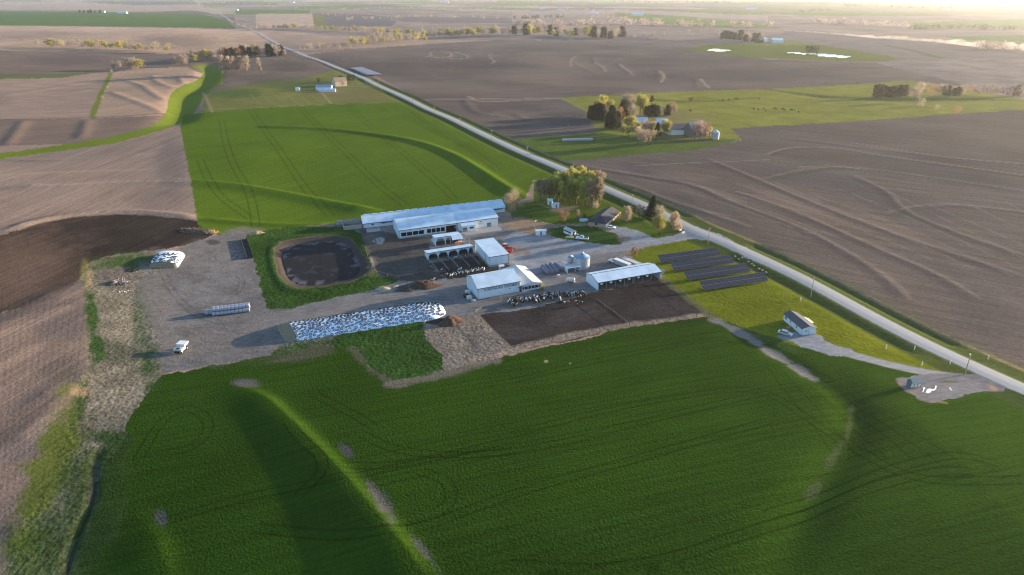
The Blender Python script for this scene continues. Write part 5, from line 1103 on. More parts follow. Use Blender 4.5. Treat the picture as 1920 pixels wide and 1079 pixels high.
e = thing("old_auger", "rusty low implement by the front of the dark bale rows", "implement", spot(1047, 519, 20)); MB().tube((-1.2, 0, .4), (1.2, 0, .5), .14, n=8).build("tube", M_["alu"], e); MB().box(-.3, .5, -.4, .4, .2, .8).build("hopper", M_["white"], e)
# tractor and mixer wagon
e = thing("red_tractor", "red tractor behind the plain box shed in front of the red wagon", "tractor", spot(945.5, 466, 128)); MB().exy([(-.2, .6), (1.9, .6), (1.9, 1.3), (-.2, 1.5)], -.4, .4).build("hood", M_["red"], e); MB().box(-1.3, .0, -.7, .7, .9, 2.3).build("cab", M_["glass"], e); MB().box(-1.4, .1, -.8, .8, 2.3, 2.45).build("cab_roof", mat("faded_red_roof", (.62, .32, .27), .6), e); wheels(e, [(-.9, -.85), (-.9, .85)], 2.0); wheels(e, [(1.4, -.7), (1.4, .7)], 1.2)
e = thing("mixer_wagon", "dark red feed mixer wagon behind the plain box shed", "wagon", spot(954, 475, 128))
w = MB(); n = 20
for (z0, r0), (z1, r1) in zip([(.7, 1.2), (1.9, 1.75), (2.3, 1.8)], [(1.9, 1.75), (2.3, 1.8), (2.3, 1.6)]):
    w.add([(1.25 * r0 * math.cos(6.2832 * i / n), r0 * math.sin(6.2832 * i / n), z0) for i in range(n)] + [(1.25 * r1 * math.cos(6.2832 * i / n), r1 * math.sin(6.2832 * i / n), z1) for i in range(n)], [(i, (i + 1) % n, (i + 1) % n + n, i + n) for i in range(n)])
w.build("tub", M_["red"], e); w = MB(); w.tube((0, 0, .8), (0, 0, 1.4), 1.3, 1.6, n=n); w.build("feed", mat("mixed_feed", (.16, .07, .04), .9), e); MB().box(-1.6, 2.4, -.5, .5, .5, .7).build("chassis", M_["red"], e); wheels(e, [(-.3, -1.1), (-.3, 1.1)], 1.3)
# white spreader on the lot
M = spot(340, 658, 84); e = thing("spreader_box", "old white box spreader standing alone on the lower dirt lot", "spreader", M)
MB().box(-2.0, .6, -1.35, 1.35, .7, 1.5).build("bed", mat("dirty_white_bed", (.55, .56, .52), .7, noise=.2), e); w = MB(); w.add([(.3, -1.2, 1.4), (2.3, -1.2, 1.4), (2.3, 1.2, 1.4), (.3, 1.2, 1.4), (.1, -1.5, 2.3), (2.6, -1.5, 2.3), (2.6, 1.5, 2.3), (.1, 1.5, 2.3)], [(0, 3, 2, 1), (4, 5, 6, 7), (0, 1, 5, 4), (1, 2, 6, 5), (2, 3, 7, 6), (3, 0, 4, 7)]); w.build("hopper", M_["white"], e)
MB().box(-1.8, -1.0, -.6, .6, 1.51, 1.6).build("engine_cover", M_["dark"], e); MB().box(-2.4, -2.0, -.9, .9, .4, .9).build("bumper", M_["dark"], e); wheels(e, [(-1.5, -1.2), (-1.5, 1.2), (1.3, -1.2), (1.3, 1.2)], 1.1)
# feed bunks along the lot edge
A = at(457, 450); B = at(469, 486); n = 7
for i in range(n):
    q = A.lerp(B, (i + .5) / n); M0 = Matrix.Translation((q.x, q.y, gz(q.x, q.y))) @ Matrix.Rotation(math.atan2(B.y - A.y, B.x - A.x), 4, 'Z'); l_ = (B - A).length / n * .46
    e = thing("silage_bunk", "black feed bunk in the line between the dirt lot and the lagoon", "feed bunk", M0, "black feed bunks beside the lagoon"); w = MB(); w.exx([(-1.0, .2), (1.0, .2), (1.4, 1.2), (1.25, 1.2), (.9, .4), (-.9, .4), (-1.25, 1.2), (-1.4, 1.2)], -l_, l_); w.build("trough", M_["tire"], e)
    for x in (-l_ * .7, l_ * .7): MB().box(x - .06, x + .06, -.9, .9, -.1, .2).build("leg", M_["tire"], e)
# calf hutches and gear left of the creamery
for i, (px, py, m_, lb) in enumerate(((877, 550, M_["pinkw"], "pinkish crate nearest the creamery's back left corner"), (874, 557, M_["tire"], "black round tub left of the creamery"), (880, 560, M_["pinkw"], "large pale rounded tote at the creamery's front left corner"), (888, 565, mat("grey_tote", (.36, .36, .38)), "low grey tote in front of the creamery's left wall"))):
    e = thing("storage_tote", lb, "tote", spot(px, py, 20)); b = MB(); b.box(-.9, .9, -.8, .8, 0, 1.0 if i != 3 else .5); b.tube((0, 0, 1.0 if i != 3 else .5), (0, 0, 1.25 if i != 3 else .65), .75, .45, n=12); b.build("tote_body", m_, e)
hut("pump_house", "tiny pale hut between the box shed and the creamery roof", "hut", 941, 507.5, 20, 1.7, 1.6, 1.9, 2.2, M_["pinkw"], M_["pinkw"])
rail_fence([(891, 588), (905, 579), (945, 572), (1000, 560), (1098, 545)], "long feed rail along the upper edge of the feedlot", 1.1, M_["conc"], 3, 2)
rail_fence([(893, 592), (925, 625), (958, 655), (1060, 632), (1180, 610), (1330, 592), (1285, 555), (1241, 522)], "wire and post fence round the lower feedlot", 1.1, M_["post"], 4.5, 1)
rail_fence([(1118, 565), (1150, 588), (1180, 612)], "low fence dividing the dark feedlot", 1.0, M_["post"], 4, 1)
rail_fence([(686, 468), (690, 487), (706, 513), (748, 523), (800, 512), (836, 518)], "thin fence round the paddock beside the lagoon", 1.1, M_["post"], 4, 1)
# ------------------------------------------------------------------ utility poles
def pole_h(px, py, pyt):
    p = at(px, py); M0 = Matrix.Translation(p); lo, hi = 1, 30
    for _ in range(30):
        m = (lo + hi) / 2; _, v = proj(p.x, p.y, p.z + m)
        if float(v) > pyt: lo = m
        else: hi = m
    return p, m
def pole(px, py, pyt, label, lamp=False, arm=True, r=.15, head=60, group=None):
    cr_ = None; p, h = pole_h(px, py, pyt); e = thing("utility_pole", label, "pole", Matrix.Translation(p) @ Matrix.Rotation(R(head), 4, 'Z'), group)
    MB().tube((0, 0, -.5), (0, 0, h), r, r * .65, n=8).build("shaft", M_["pole"], e)
    if arm: MB().box(-1.1, 1.1, -.06, .06, h - .6, h - .45).build("crossarm", M_["pole"], e)
    if arm:
        for x_ in (-1, 0, 1): MB().tube((x_, 0, h - .44), (x_, 0, h - .25), .06, n=5).build("insulator", M_["alu"], e.children[-1] if x_ == -1 else cr_); cr_ = [c_ for c_ in e.children if c_.name.startswith("crossarm")][0]
    if lamp: MB().tube((0, 0, h - .1), (.9, 0, h + .25), .05, n=5).build("bracket", M_["alu"], e); MB().box(.7, 1.25, -.2, .2, h + .12, h + .32).build("lamp_head", M_["white"], e)
for a in ((1809, 702, 669, "leaning timber pole with a lamp at the junction near the kiosk", True), (1519.5, 558, 519, "timber pole on the verge right of the front solar array", False), (1327, 459, 427, "timber pole beside the road bend above the back solar array", False),
          (1165.5, 448, 430, "short timber pole where the farmhouse drive meets the gravel", False), (1184.5, 388, 364.5, "timber pole on the lawn behind the farmhouse", False), (1002.5, 434, 416, "pole with a white lamp beside the white windowless cabin", True),
          (1075, 324, 308, "timber pole on the verge behind the grove", False), (988.5, 290, 275, "roadside pole near the far corner of the green field", False), (922, 262, 244, "roadside pole, third back from the grove", False), (863, 237, 221, "roadside pole, fourth back from the grove", False),
          (815, 214, 200, "roadside pole, fifth back from the grove", False), (774, 196, 183, "roadside pole level with the top of the green field", False), (740, 181, 171, "roadside pole just below the far farm's drive", False), (710, 160, 152, "roadside pole where the far farm's drive meets the road", False),
          (1065, 248, 234, "lone pole in the dark field edge left of the neighbouring farm", False), (879.7, 459, 446, "thin pole behind the arched calf shed", False), (910, 495, 470, "thin pole against the box shed's left wall", False), (938.8, 567.5, 547.5, "thin pole in front of the creamery lettering", False)):
    pole(a[0], a[1], a[2], a[3], a[4], arm=a[0] not in (879.7, 910, 938.8, 1002.5))
for px, py, lb in ((1781, 683, "white marker post nearest the junction pole"), (1728, 686, "thin white stake above the forecourt drive"), (1661, 654, "short white stake in the middle of the right lawn"), (1714, 656, "short white stake close to the road verge"), (1501, 564, "short stake left of the pole by the front solar array"), (1852, 674, "white marker post across the road"), (1276, 433, "white sign by the blossoming tree"), (1281, 438, "low white stone sign at the drive mouth")):
    o = MB().box(-.12, .12, -.08, .08, -.2, 1.3 if "sign" not in lb else .9).build("marker_post" if "sign" not in lb else "drive_sign", M_["white"], None, spot(px, py, 30))
    if "sign" in lb: o.scale = (6, 1.5, 1)
    meta(o, lb, "post" if "sign" not in lb else "sign")

# ------------------------------------------------------------------ animals and a person, one skinned body each
def skinned(name, verts, edges, rad, m, sub=1):
    me = bpy.data.meshes.new(name); me.from_pydata(verts, edges, []); ob = bpy.data.objects.new(name, me); S.collection.objects.link(ob)
    sk = ob.modifiers.new("s", 'SKIN'); sk.use_smooth_shade = True
    for i, r in enumerate(rad): me.skin_vertices[0].data[i].radius = r if isinstance(r, tuple) else (r, r)
    me.skin_vertices[0].data[0].use_root = True
    if sub: ob.modifiers.new("u", 'SUBSURF').levels = sub
    dg = bpy.context.evaluated_depsgraph_get(); out = bpy.data.meshes.new_from_object(ob.evaluated_get(dg)); bpy.data.objects.remove(ob)
    out.name = name; out.materials.clear(); out.materials.append(m); return out
def cow_mesh(name, m, grazing=False, turn=0.0):
    v = [(-.85, 0, 1.12), (-.35, 0, 1.08), (.25, 0, 1.06), (.75, 0, 1.15), (1.05, turn * .12, 1.28 if not grazing else .95), (1.30, turn * .3, 1.42 if not grazing else .45), (1.62, turn * .5, 1.25 if not grazing else .15)]
    r = [(.30, .27), (.36, .34), (.36, .35), (.28, .30), (.17, .19), (.14, .15), (.08, .09)]
    e = [(i, i + 1) for i in range(6)]
    for s_ in (-1, 1):
        k = len(v); v += [(-.88, s_ * .22, .78), (-.98, s_ * .23, .45), (-.93, s_ * .23, .06)]; r += [.15, .075, .06]; e += [(0, k), (k, k + 1), (k + 1, k + 2)]
        k = len(v); v += [(.72, s_ * .20, .75), (.72, s_ * .21, .42), (.74, s_ * .21, .05)]; r += [.12, .07, .055]; e += [(3, k), (k, k + 1), (k + 1, k + 2)]
        k = len(v); v += [(v[5][0] - .05, v[5][1] + s_ * .22, v[5][2] + .10)]; r += [.035]; e += [(5, k)]
    k = len(v); v += [(-1.18, 0, 1.15), (-1.25, .03, .55)]; r += [.04, .035]; e += [(0, k), (k, k + 1)]
    k = len(v); v += [(-.5, 0, .68)]; r += [.13]; e += [(1, k)]
    return skinned(name, v, e, r, m)
cows = [cow_mesh("cow", M_["cow_black"], False, t_) for t_ in (-1, .4)] + [cow_mesh("cow", M_["cow_black"], True), cow_mesh("cow", M_["cow_red"], False, 1)]
calf = cow_mesh("calf", M_["calf"], False, .3); angus = cow_mesh("beef_cow", M_["angus"], True); angus2 = cow_mesh("beef_cow", M_["angus"], False, .5)
def beast(name, me, px, py, head, sc, label, cat, group=None):
    p = at(px, py); o = bpy.data.objects.new(name, me); S.collection.objects.link(o); o.matrix_world = Matrix.Translation(p) @ Matrix.Rotation(R(head), 4, 'Z') @ Matrix.Scale(sc, 4); return meta(o, label, cat, group)
cr = random.Random(12); QN = ('far left end', 'left part', 'left middle', 'right middle', 'right part', 'far right end')
for i in range(48):
    t_ = i / 47; px = 953 + 142 * t_ + cr.uniform(-1.5, 1.5); dep = cr.choice([1.5, 2.5, 4, 6.5, 9]) if i % 2 else 2
    py = 566 - 17 * t_ + dep + 1.5 * math.sin(t_ * 9)
    beast("dairy_cow", cows[0 if i % 7 else 3] if i % 3 else cows[1 + i % 2], px, py, 110 + cr.gauss(0, 22), 1.0, "cow packed in the %s of the herd along the feedlot's upper rail" % QN[i // 8], "cow", "dairy cows in the %s of the herd" % QN[i // 8])
for px, py, hd, k_, lb in ((968, 575, 60, 0, "black and white cow standing apart at the left end of the herd"), (1086, 571, 170, 1, "white-backed cow standing alone below the right end of the herd"), (1062, 571, 200, 3, "brown cow with white legs just below the herd's right half"), (1006, 566, 80, 3, "reddish cow below the middle of the herd"), (1011, 568, 100, 1, "spotted cow beside the reddish one below the middle of the herd"), (1034, 563, 100, 0, "cow below the herd left of the two white ones"), (1019, 564, 90, 1, "white cow facing the rail below the herd's middle"), (1050, 564, 95, 1, "white cow just right of the herd's middle gap")):
    beast("dairy_cow", cows[k_], px, py, hd, 1.0, lb, "cow")
for i in range(19):
    t_ = i / 18; beast("calf", calf, 836 + 71 * t_ + cr.uniform(-1, 1), 519 - 13.5 * t_ + cr.choice([-1.5, 0, 1.5]), 100 + cr.gauss(0, 35), .68, "calf in the row at the lower rail of the calf pens", "calf", "calves along the lower rail of the pens")
for px, py, hd, lb in ((838, 486, 120, "white calf standing in the mouth of the second arch"), (872.5, 482, 170, "white calf lying ahead of the fourth arch"), (853, 485.5, 20, "dark calf in front of the third arch"), (861, 508, 40, "two-tone calf in the middle of the third pen"), (828, 508, 60, "calf alone near the corner of the first pen"), (865, 506, 90, "calf close to the end of the third rail"), (817, 480, 90, "calf hidden in the shade of the first arch")):
    beast("calf", calf, px, py, hd, .68, lb, "calf")
for i, (px, py) in enumerate(((1413.7, 206), (1422, 208), (1431.8, 205.5), (1436, 209.5), (1452, 205), (1455, 206.5), (1467.5, 207), (1471, 209), (1483.7, 208), (1488.7, 208.5), (1497, 212), (1294.5, 210), (1607, 157), (1355, 190), (1366, 189), (1381, 188), (1424, 187))):
    beast("beef_cow", (angus, angus2)[i % 2], px, py, cr.uniform(0, 360), 1.3, "black cow grazing in the scattered herd on the right pasture" if i < 11 else ("lone black cow in the pasture above the neighbouring barns" if i == 11 else ("lone black cow far up the right pasture hill" if i == 12 else "dark cow grazing along the upper pasture swale")), "cow", "black cattle on the right pasture" if i < 11 else ("dark cattle along the upper pasture swale" if i > 12 else None))
v = [(0, 0, .95), (0, 0, 1.2), (0, 0, 1.42), (0, 0, 1.53), (0, .02, 1.66), (.0, 0, 1.76)]; r = [(.15, .11), (.14, .11), (.18, .11), .055, .095, .07]; ed = [(0, 1), (1, 2), (2, 3), (3, 4), (4, 5)]
for s_ in (-1, 1):
    k = len(v); v += [(s_ * .10, 0, .85), (s_ * .11, .03, .48), (s_ * .12, -.02, .08), (s_ * .12, .12, .04)]; r += [.10, .065, .045, .04]; ed += [(0, k), (k, k + 1), (k + 1, k + 2), (k + 2, k + 3)]
    k = len(v); v += [(s_ * .23, 0, 1.38), (s_ * .27, -.02, 1.10), (s_ * .26, .08, .86), (s_ * .255, .11, .78)]; r += [.06, .045, .032, .03]; ed += [(2, k), (k, k + 1), (k + 1, k + 2), (k + 2, k + 3)]
    for q in range(3): kk = len(v); v += [(s_ * (.25 + .015 * (q - 1)), .12, .69)]; r += [.009]; ed += [(k + 3, kk)]
pme = skinned("person", v, ed, r, mat("dark_work_clothes", (.035, .035, .045), .9), 1); p = at(964, 470.5)
o = bpy.data.objects.new("person", pme); S.collection.objects.link(o); o.matrix_world = Matrix.Translation(p) @ Matrix.Rotation(R(120), 4, 'Z'); meta(o, "person in dark work clothes standing on the gravel beside the red wagon", "person")
h = MB(); h.tube((0, .02, 1.69), (0, .01, 1.79), .10, .06, n=10); h.build("cap", M_["text"], o); f_ = MB(); f_.box(-.05, .05, .10, .125, 1.6, 1.7); f_.build("face", mat("skin", (.5, .32, .24), .7), o)

# ------------------------------------------------------------------ trees
F_ = dict(tan=foliage("bare_tan_twigs", (.26, .21, .15), (.50, .40, .28)), yellow=foliage("yellow_buds", (.32, .29, .08), (.54, .48, .13)), green=foliage("fresh_green_leaves", (.26, .29, .06), (.60, .58, .13)), dark=foliage("dark_needles", (.016, .030, .015), (.05, .065, .02)),
          white=foliage("cream_blossom", (.40, .29, .20), (.62, .46, .30)), red=foliage("reddish_buds", (.26, .15, .10), (.42, .25, .16)), pink=foliage("pinkish_twigs", (.28, .215, .19), (.46, .36, .30)), juniper=foliage("brown_green_juniper", (.035, .036, .018), (.075, .06, .03)), olive=foliage("olive_leaf_buds", (.28, .26, .08), (.55, .46, .13)))
def crown_mesh(name, seed, kind, n, size=.22):
    """unit tree, height 1, made of short twigs or leaf tufts"""
    rr = np.random.RandomState(seed); vs = []; fs = []
    def tri(p, d, w_):
        a = np.cross(d, rr.randn(3)); a = a / (np.linalg.norm(a) + 1e-9) * w_; k = len(vs); vs.extend([p - a, p + a, p + d]); fs.append((k, k + 1, k + 2))
    if kind in ("broad", "tall", "bush"):
        w0, z0, zc = {"broad": (.36, .28, .62), "tall": (.20, .22, .60), "bush": (.55, .02, .5)}[kind]
        cl = []
        lob = rr.uniform(.55, 1.15, 7)
        for _ in range(22):
            a = rr.uniform(0, 6.28); r = w0 * math.sqrt(rr.uniform(0, 1)) * .85 * lob[int(a / 6.2832 * 7) % 7]; z = z0 + (1 - z0) * rr.uniform(.08, .90)
            lim = math.sqrt(max(.05, 1 - ((z - zc) / (1 - zc + .03)) ** 2)) if z > zc else .55 + .45 * (z - z0) / (zc - z0)
            cl.append((r * lim * math.cos(a), r * lim * math.sin(a), z, rr.uniform(.35, 1.15)))
        for _ in range(n):
            c = cl[rr.randint(len(cl))]; s_ = w0 * .34 * c[3]; p = np.array(c[:3]) + rr.randn(3) * s_ * np.array([.62, .62, .7]); d = p - np.array([0, 0, p[2] - .22]); d = d / (np.linalg.norm(d) + 1e-9) + rr.randn(3) * .5
            if p[2] < z0 * .8: continue
            tri(p, d * size * .16, size * .035)
    elif kind == "cone":
        for _ in range(n):
            z = 1 - math.sqrt(rr.uniform(0.0, 1)) * .94; a = rr.uniform(0, 6.28); lay = .75 + .35 * math.sin(z * 60); r = (.02 + .30 * (1 - z)) * rr.uniform(.35, 1) * lay
            p = np.array([r * math.cos(a), r * math.sin(a), z]); d = np.array([math.cos(a), math.sin(a), -.35]) + rr.randn(3) * .3; tri(p, d * size * .22, size * .06)
    elif kind == "fir":
        for _ in range(n):
            z = .06 + .94 * rr.uniform(0, 1) ** 1.1; a = rr.uniform(0, 6.28); lim = .26 * math.sqrt(max(0, 1 - ((z - .35) / .68) ** 2)); r = lim * math.sqrt(rr.uniform(.1, 1)) * (.8 + .3 * math.sin(a * 3 + z * 9 + seed))
            p = np.array([r * math.cos(a), r * math.sin(a), z]); d = np.array([math.cos(a), math.sin(a), .5]) + rr.randn(3) * .5; tri(p, d * size * .2, size * .06)
    me = bpy.data.meshes.new(name); me.from_pydata([tuple(v_) for v_ in vs], [], fs); me.update(); return me
def trunk_mesh(name, seed, kind):
    rr = random.Random(seed); w = MB()
    if kind in ("broad", "tall"):
        top = (.01, .01, .62); w.tube((0, 0, -.03), top, .020, .009, n=6)
        for _ in range(16 if kind == "broad" else 12):
            z = rr.uniform(.22, .6); a = rr.uniform(0, 6.28); l_ = rr.uniform(.2, .4) * (1 if kind == "broad" else .6)
            q = (l_ * .75 * math.cos(a), l_ * .75 * math.sin(a), z + l_ * (.8 if kind == "broad" else 1.2)); w.tube((0, 0, z), q, .008, .002, n=4)
            for _ in range(3): w.tube(q, (q[0] + rr.uniform(-.09, .09), q[1] + rr.uniform(-.09, .09), q[2] + rr.uniform(.03, .12)), .003, .001, n=3)
    else: w.tube((0, 0, -.03), (0, 0, .5 if kind != "bush" else .35), .022, .008, n=6)
    me = bpy.data.meshes.new(name); me.from_pydata(w.v, [], w.f); me.materials.append(M_["bark"]); return me
_cm = {}
def tree_meshes(kind, fol, near, var):
    key = (kind, fol, near, var)
    if key not in _cm:
        n = {2: 12000, 1: 4200, 0: 520}[near]; n = int(n * (.6 if fol in ('tan', 'pink', 'red') and kind != 'bush' else 1)); size = {2: .13, 1: .21, 0: .52}[near] * (1.0 if fol in ("tan", "pink", "red") else 1.25)
        c = crown_mesh("crown", 10 * var + len(kind) + len(fol), kind, n, size); c.materials.append(F_[fol]); _cm[key] = (c, trunk_mesh("trunk", var + 3, kind))
    return _cm[key]
tr_ = random.Random(99)
def tree(px, py, h, kind, fol, label, near=1, group=None, name=None, wide=1.0, parts=True, cat="tree", p=None):
    p = at(px, py) if p is None else p; c, t = tree_meshes(kind, fol, near, tr_.randrange(3))
    M0 = Matrix.Translation(p) @ Matrix.Rotation(tr_.uniform(0, 6.28), 4, 'Z') @ Matrix.Diagonal((h * wide, h * wide, h, 1))
    nm = name or {"cone": "spruce_tree", "fir": "juniper_tree", "bush": "shrub"}.get(kind, "tree")
    if parts:
        e = thing(nm, label, cat if kind != "bush" else "shrub", M0, group)
        for n_, me in (("crown", c), ("trunk", t)): o = bpy.data.objects.new(n_, me); S.collection.objects.link(o); o.parent = e
    else:
        o = bpy.data.objects.new(nm, c); S.collection.objects.link(o); o.matrix_world = M0; meta(o, label, cat if kind != "bush" else "shrub", group)
# yard trees
tree(962, 411, 14.5, "broad", "tan", "big bare tree at the right end of the longest barn", 2)
for i, (px, py, h, f) in enumerate(((1013, 378, 13, "tan"), (1020, 380, 14, "tan"), (1031, 377, 13.5, "olive"), (1039, 374, 14, "olive"), (1046, 378, 14.5, "green"), (1050, 371, 15, "green"), (1055, 383, 13, "green"), (1060, 372, 15.5, "olive"), (1063, 366, 15, "yellow"), (1068, 386, 13.5, "green"),
        (1072, 376, 15, "green"), (1075, 366, 16, "yellow"), (1080, 383, 14, "green"), (1083, 370, 16, "olive"), (1088, 378, 15, "green"), (1092, 388, 14, "green"), (1095, 372, 17, "yellow"), (1099, 384, 15.5, "green"), (1103, 376, 17, "olive"), (1107, 388, 15.5, "tan"), (1111, 380, 17.5, "yellow"), (1116, 385, 17, "tan"), (1120, 378, 18, "tan"), (1123, 387, 16.5, "tan"), (1070, 359, 15, "yellow"), (1090, 361, 16, "yellow"))):
    tree(px, py, h * .92, "tall", f, {"tan": "slender bare tree at the edge of the dense grove by the road", "olive": "tall tree with olive buds inside the grove", "green": "tall tree just coming into green leaf in the grove", "yellow": "tall tree with a yellow lit top at the back of the grove"}[f] + (", left side" if px < 1060 else (", right side" if px > 1100 else ", middle")), 1, f"{f} trees of the grove" + (", left side" if px < 1060 else (", right side" if px > 1100 else ", middle")), None, 1.25)
tree(1117, 391, 4.2, "bush", "tan", "round tan shrub at the foot of the grove", 1)
tree(1056, 420, 6.5, "broad", "red", "low reddish tree behind the narrow white cabin", 1, None, None, 1.3); tree(1083, 413, 5.2, "tall", "tan", "small pinkish-tan tree left of the farmhouse", 1, None, None, 1.5)
tree(1176, 420, 8.8, "tall", "tan", "feathery tan tree right of the farmhouse", 1, None, None, 1.7); tree(1198, 410, 7.6, "tall", "tan", "smaller tan tree between the farmhouse and the spruce", 1, None, None, 1.6)
tree(1222, 408, 11.5, "cone", "dark", "dark green spruce beside the road bend", 2, None, None, 1.15); tree(1233, 424, 10.0, "broad", "tan", "leafless thin tree directly right of the spruce", 1, None, None, .8)
tree(1234.5, 440, 9.2, "broad", "olive", "yellow-tan tree in the middle of the triangular lawn", 2); tree(1262.5, 431, 8.6, "broad", "white", "cream blossoming tree by the drive mouth", 2, None, None, .95); tree(1271, 433, 4.2, "bush", "white", "low cream shrub right of the blossoming tree", 1)
tree(1190, 483, 4.6, "tall", "red", "orange sapling on the lawn above the cattle shed", 1, None, None, 1.6); tree(1017, 545, 2.6, "bush", "olive", "small olive bush at the annex's right corner", 1)
tree(1113, 424, 1.6, "bush", "dark", "dark foundation shrub in front of the farmhouse", 0); tree(1157, 410, 4, "bush", "red", "rusty shrub against the farmhouse's sunny wall", 1); tree(1096, 408, 2.2, "bush", "dark", "dark shrub at the farmhouse's rear corner", 0)
# neighbouring farm
simple_barn("weathered_barn", "tall weathered barn with a grey rusted roof among bare trees", "barn", 1297, 258, 13, 12, 5.5, 10.5, 20, M_["weath"], M_["slate"])
simple_barn("machine_shed", "long white-walled shed with a dark roof left of the weathered barn", "shed", 1257, 254, 15, 14, 4.0, 7.0, 12, M_["white"], M_["greyroof"])
simple_barn("neighbour_house", "small building with a pale blue roof behind the yellow trees", "house", 1192, 236, 9, 8, 3.0, 6.2, -10, M_["brick"], M_["roof"]); simple_barn("neighbour_house", "building with a pale blue roof right of the dark conifer", "house", 1229, 238, 9, 7, 3.0, 6.0, -10, M_["brick"], M_["roof"])
simple_barn("garage", "low tan garage with a dark doorway between the two pale roofs", "garage", 1211, 244, 8, 6, 2.6, 3.6, -5, mat("tan_wall", (.42, .30, .24)), mat("tan_roof", (.30, .24, .2)), None, ((4, 6.2, 0, 2.2),))
grain_bin("grain_bin", "pale grain bin standing apart right of the weathered barn", 1341, 261, 2.7, 5.0, 6.6, False, M_["roof"])
nb = [(1107, 224, 11, "fir", "juniper"), (1112, 226, 12, "fir", "juniper"), (1117, 226, 13, "fir", "dark"), (1123, 226, 14, "fir", "dark"), (1129, 226, 13, "fir", "juniper"), (1135, 226, 12, "broad", "pink"), (1147, 228, 13, "fir", "dark"), (1120, 216, 13, "broad", "olive"), (1131, 212, 15, "broad", "yellow"), (1143, 215, 12, "broad", "yellow"),
      (1141, 241, 12, "fir", "dark"), (1149, 243, 14, "fir", "juniper"), (1156, 241, 13, "fir", "dark"), (1162, 232, 13, "broad", "red"), (1168, 222, 15, "fir", "juniper"), (1172, 218, 18, "broad", "pink"), (1180, 218, 18, "broad", "tan"), (1187, 225, 13, "broad", "pink"), (1200, 214, 17, "broad", "yellow"), (1206, 216, 15, "broad", "yellow"),
      (1211, 218, 8, "fir", "juniper"), (1217, 219, 9, "fir", "dark"), (1224, 219, 10, "fir", "juniper"), (1231, 219, 9, "fir", "dark"), (1238, 218, 9, "broad", "pink"), (1246, 217, 8, "broad", "pink"), (1251, 217, 10, "cone", "dark"), (1257, 216, 11, "broad", "red"), (1264, 216, 9, "broad", "pink"),
      (1177, 246, 11, "broad", "yellow"), (1185, 247, 12, "broad", "yellow"), (1168, 254, 8, "broad", "yellow"), (1178, 256, 8, "broad", "yellow"), (1196, 250, 9, "broad", "yellow"), (1205, 254, 11, "broad", "pink"), (1214, 256, 12, "broad", "tan"), (1222, 254, 10, "broad", "yellow"), (1232, 256, 11, "cone", "dark"), (1245, 254, 12, "broad", "yellow"), (1250, 255, 11, "broad", "olive"),
      (1195, 272, 13, "broad", "tan"), (1205, 275, 12, "broad", "pink"), (1216, 272, 11, "broad", "tan"), (1228, 268, 9, "broad", "tan"), (1302, 262, 13, "broad", "pink"), (1312, 262, 12, "broad", "pink"), (1322, 258, 11, "broad", "red"), (1330, 260, 8, "broad", "tan"), (1315, 255, 11, "broad", "pink")]
kl = {"dark": "dark conifer", "juniper": "brownish-green juniper", "pink": "bare pinkish tree", "tan": "bare tan tree", "yellow": "bright yellow budding tree", "olive": "olive budding tree", "red": "rusty bare tree"}
for px, py, h, k_, f in nb:
    where = "in the windbreak left of the neighbouring farm" if px < 1165 else ("behind the pale roofs of the neighbouring farm" if py < 230 else ("beside the weathered barn" if px > 1290 else "in front of the neighbouring farm's pale roofs"))
    tree(px, py, h, k_, f, f"{kl[f]} {where}", 1 if h > 10 else 0, f"{kl[f]}s {where}")
w = MB()
A = at(1054, 266); B = at(1111, 264)
for i in range(16):
    q = A.lerp(B, (i + .5) / 16); q.z = gz(q.x, q.y) + .8
    for j in range(2): bale("wrapped_bale", bale_w, Matrix.Translation(q + Vector((.2 * (j % 2), j * 2.0, 0))) @ Matrix.Rotation(R(85), 4, 'Z'), "white wrapped bale in the long double row on the neighbour's grass", "double row of white bales on the neighbour's grass", 1.25)
# far farm on the left
simple_barn("farm_house", "sunlit cream two-storey house of the far left farm", "house", 629, 163, 14, 12, 6, 9.5, 30, mat("cream_wall", (.55, .42, .30)), mat("brown_roof", (.30, .2, .15)))
simple_barn("machine_shed", "blue-roofed long shed of the far left farm", "shed", 592, 170, 17, 10, 3.4, 5.4, 5, M_["wall"], mat("blue_roof", (.18, .28, .42), .5)); simple_barn("machine_shed", "low pale lean-to in front of the blue-roofed far shed", "shed", 597, 173, 18, 5, 2.2, 3.4, 5, M_["wall"], M_["roof"]); simple_barn("small_shed", "tiny white shed standing left of the far left farm", "shed", 554, 171, 4.5, 4, 2.6, 3.6, 5, M_["white"], M_["white"])
for px, py, h, k_, f, lb in ((598, 155, 5, "bush", "dark", "dark shrub left of the far left farmhouse"), (654, 152, 7, "bush", "dark", "leftmost dark conifer clump right of the cream house"), (662, 152, 7, "bush", "dark", "rightmost dark conifer clump right of the cream house"), (643, 164, 9, "broad", "tan", "bare tree in front of the cream far house"), (648, 160, 8, "broad", "pink", "pinkish bare tree right of the cream far house"), (640, 155, 8, "broad", "dark", "dark tree behind the cream far house")):
    tree(px, py, h, k_, f, lb, 0)
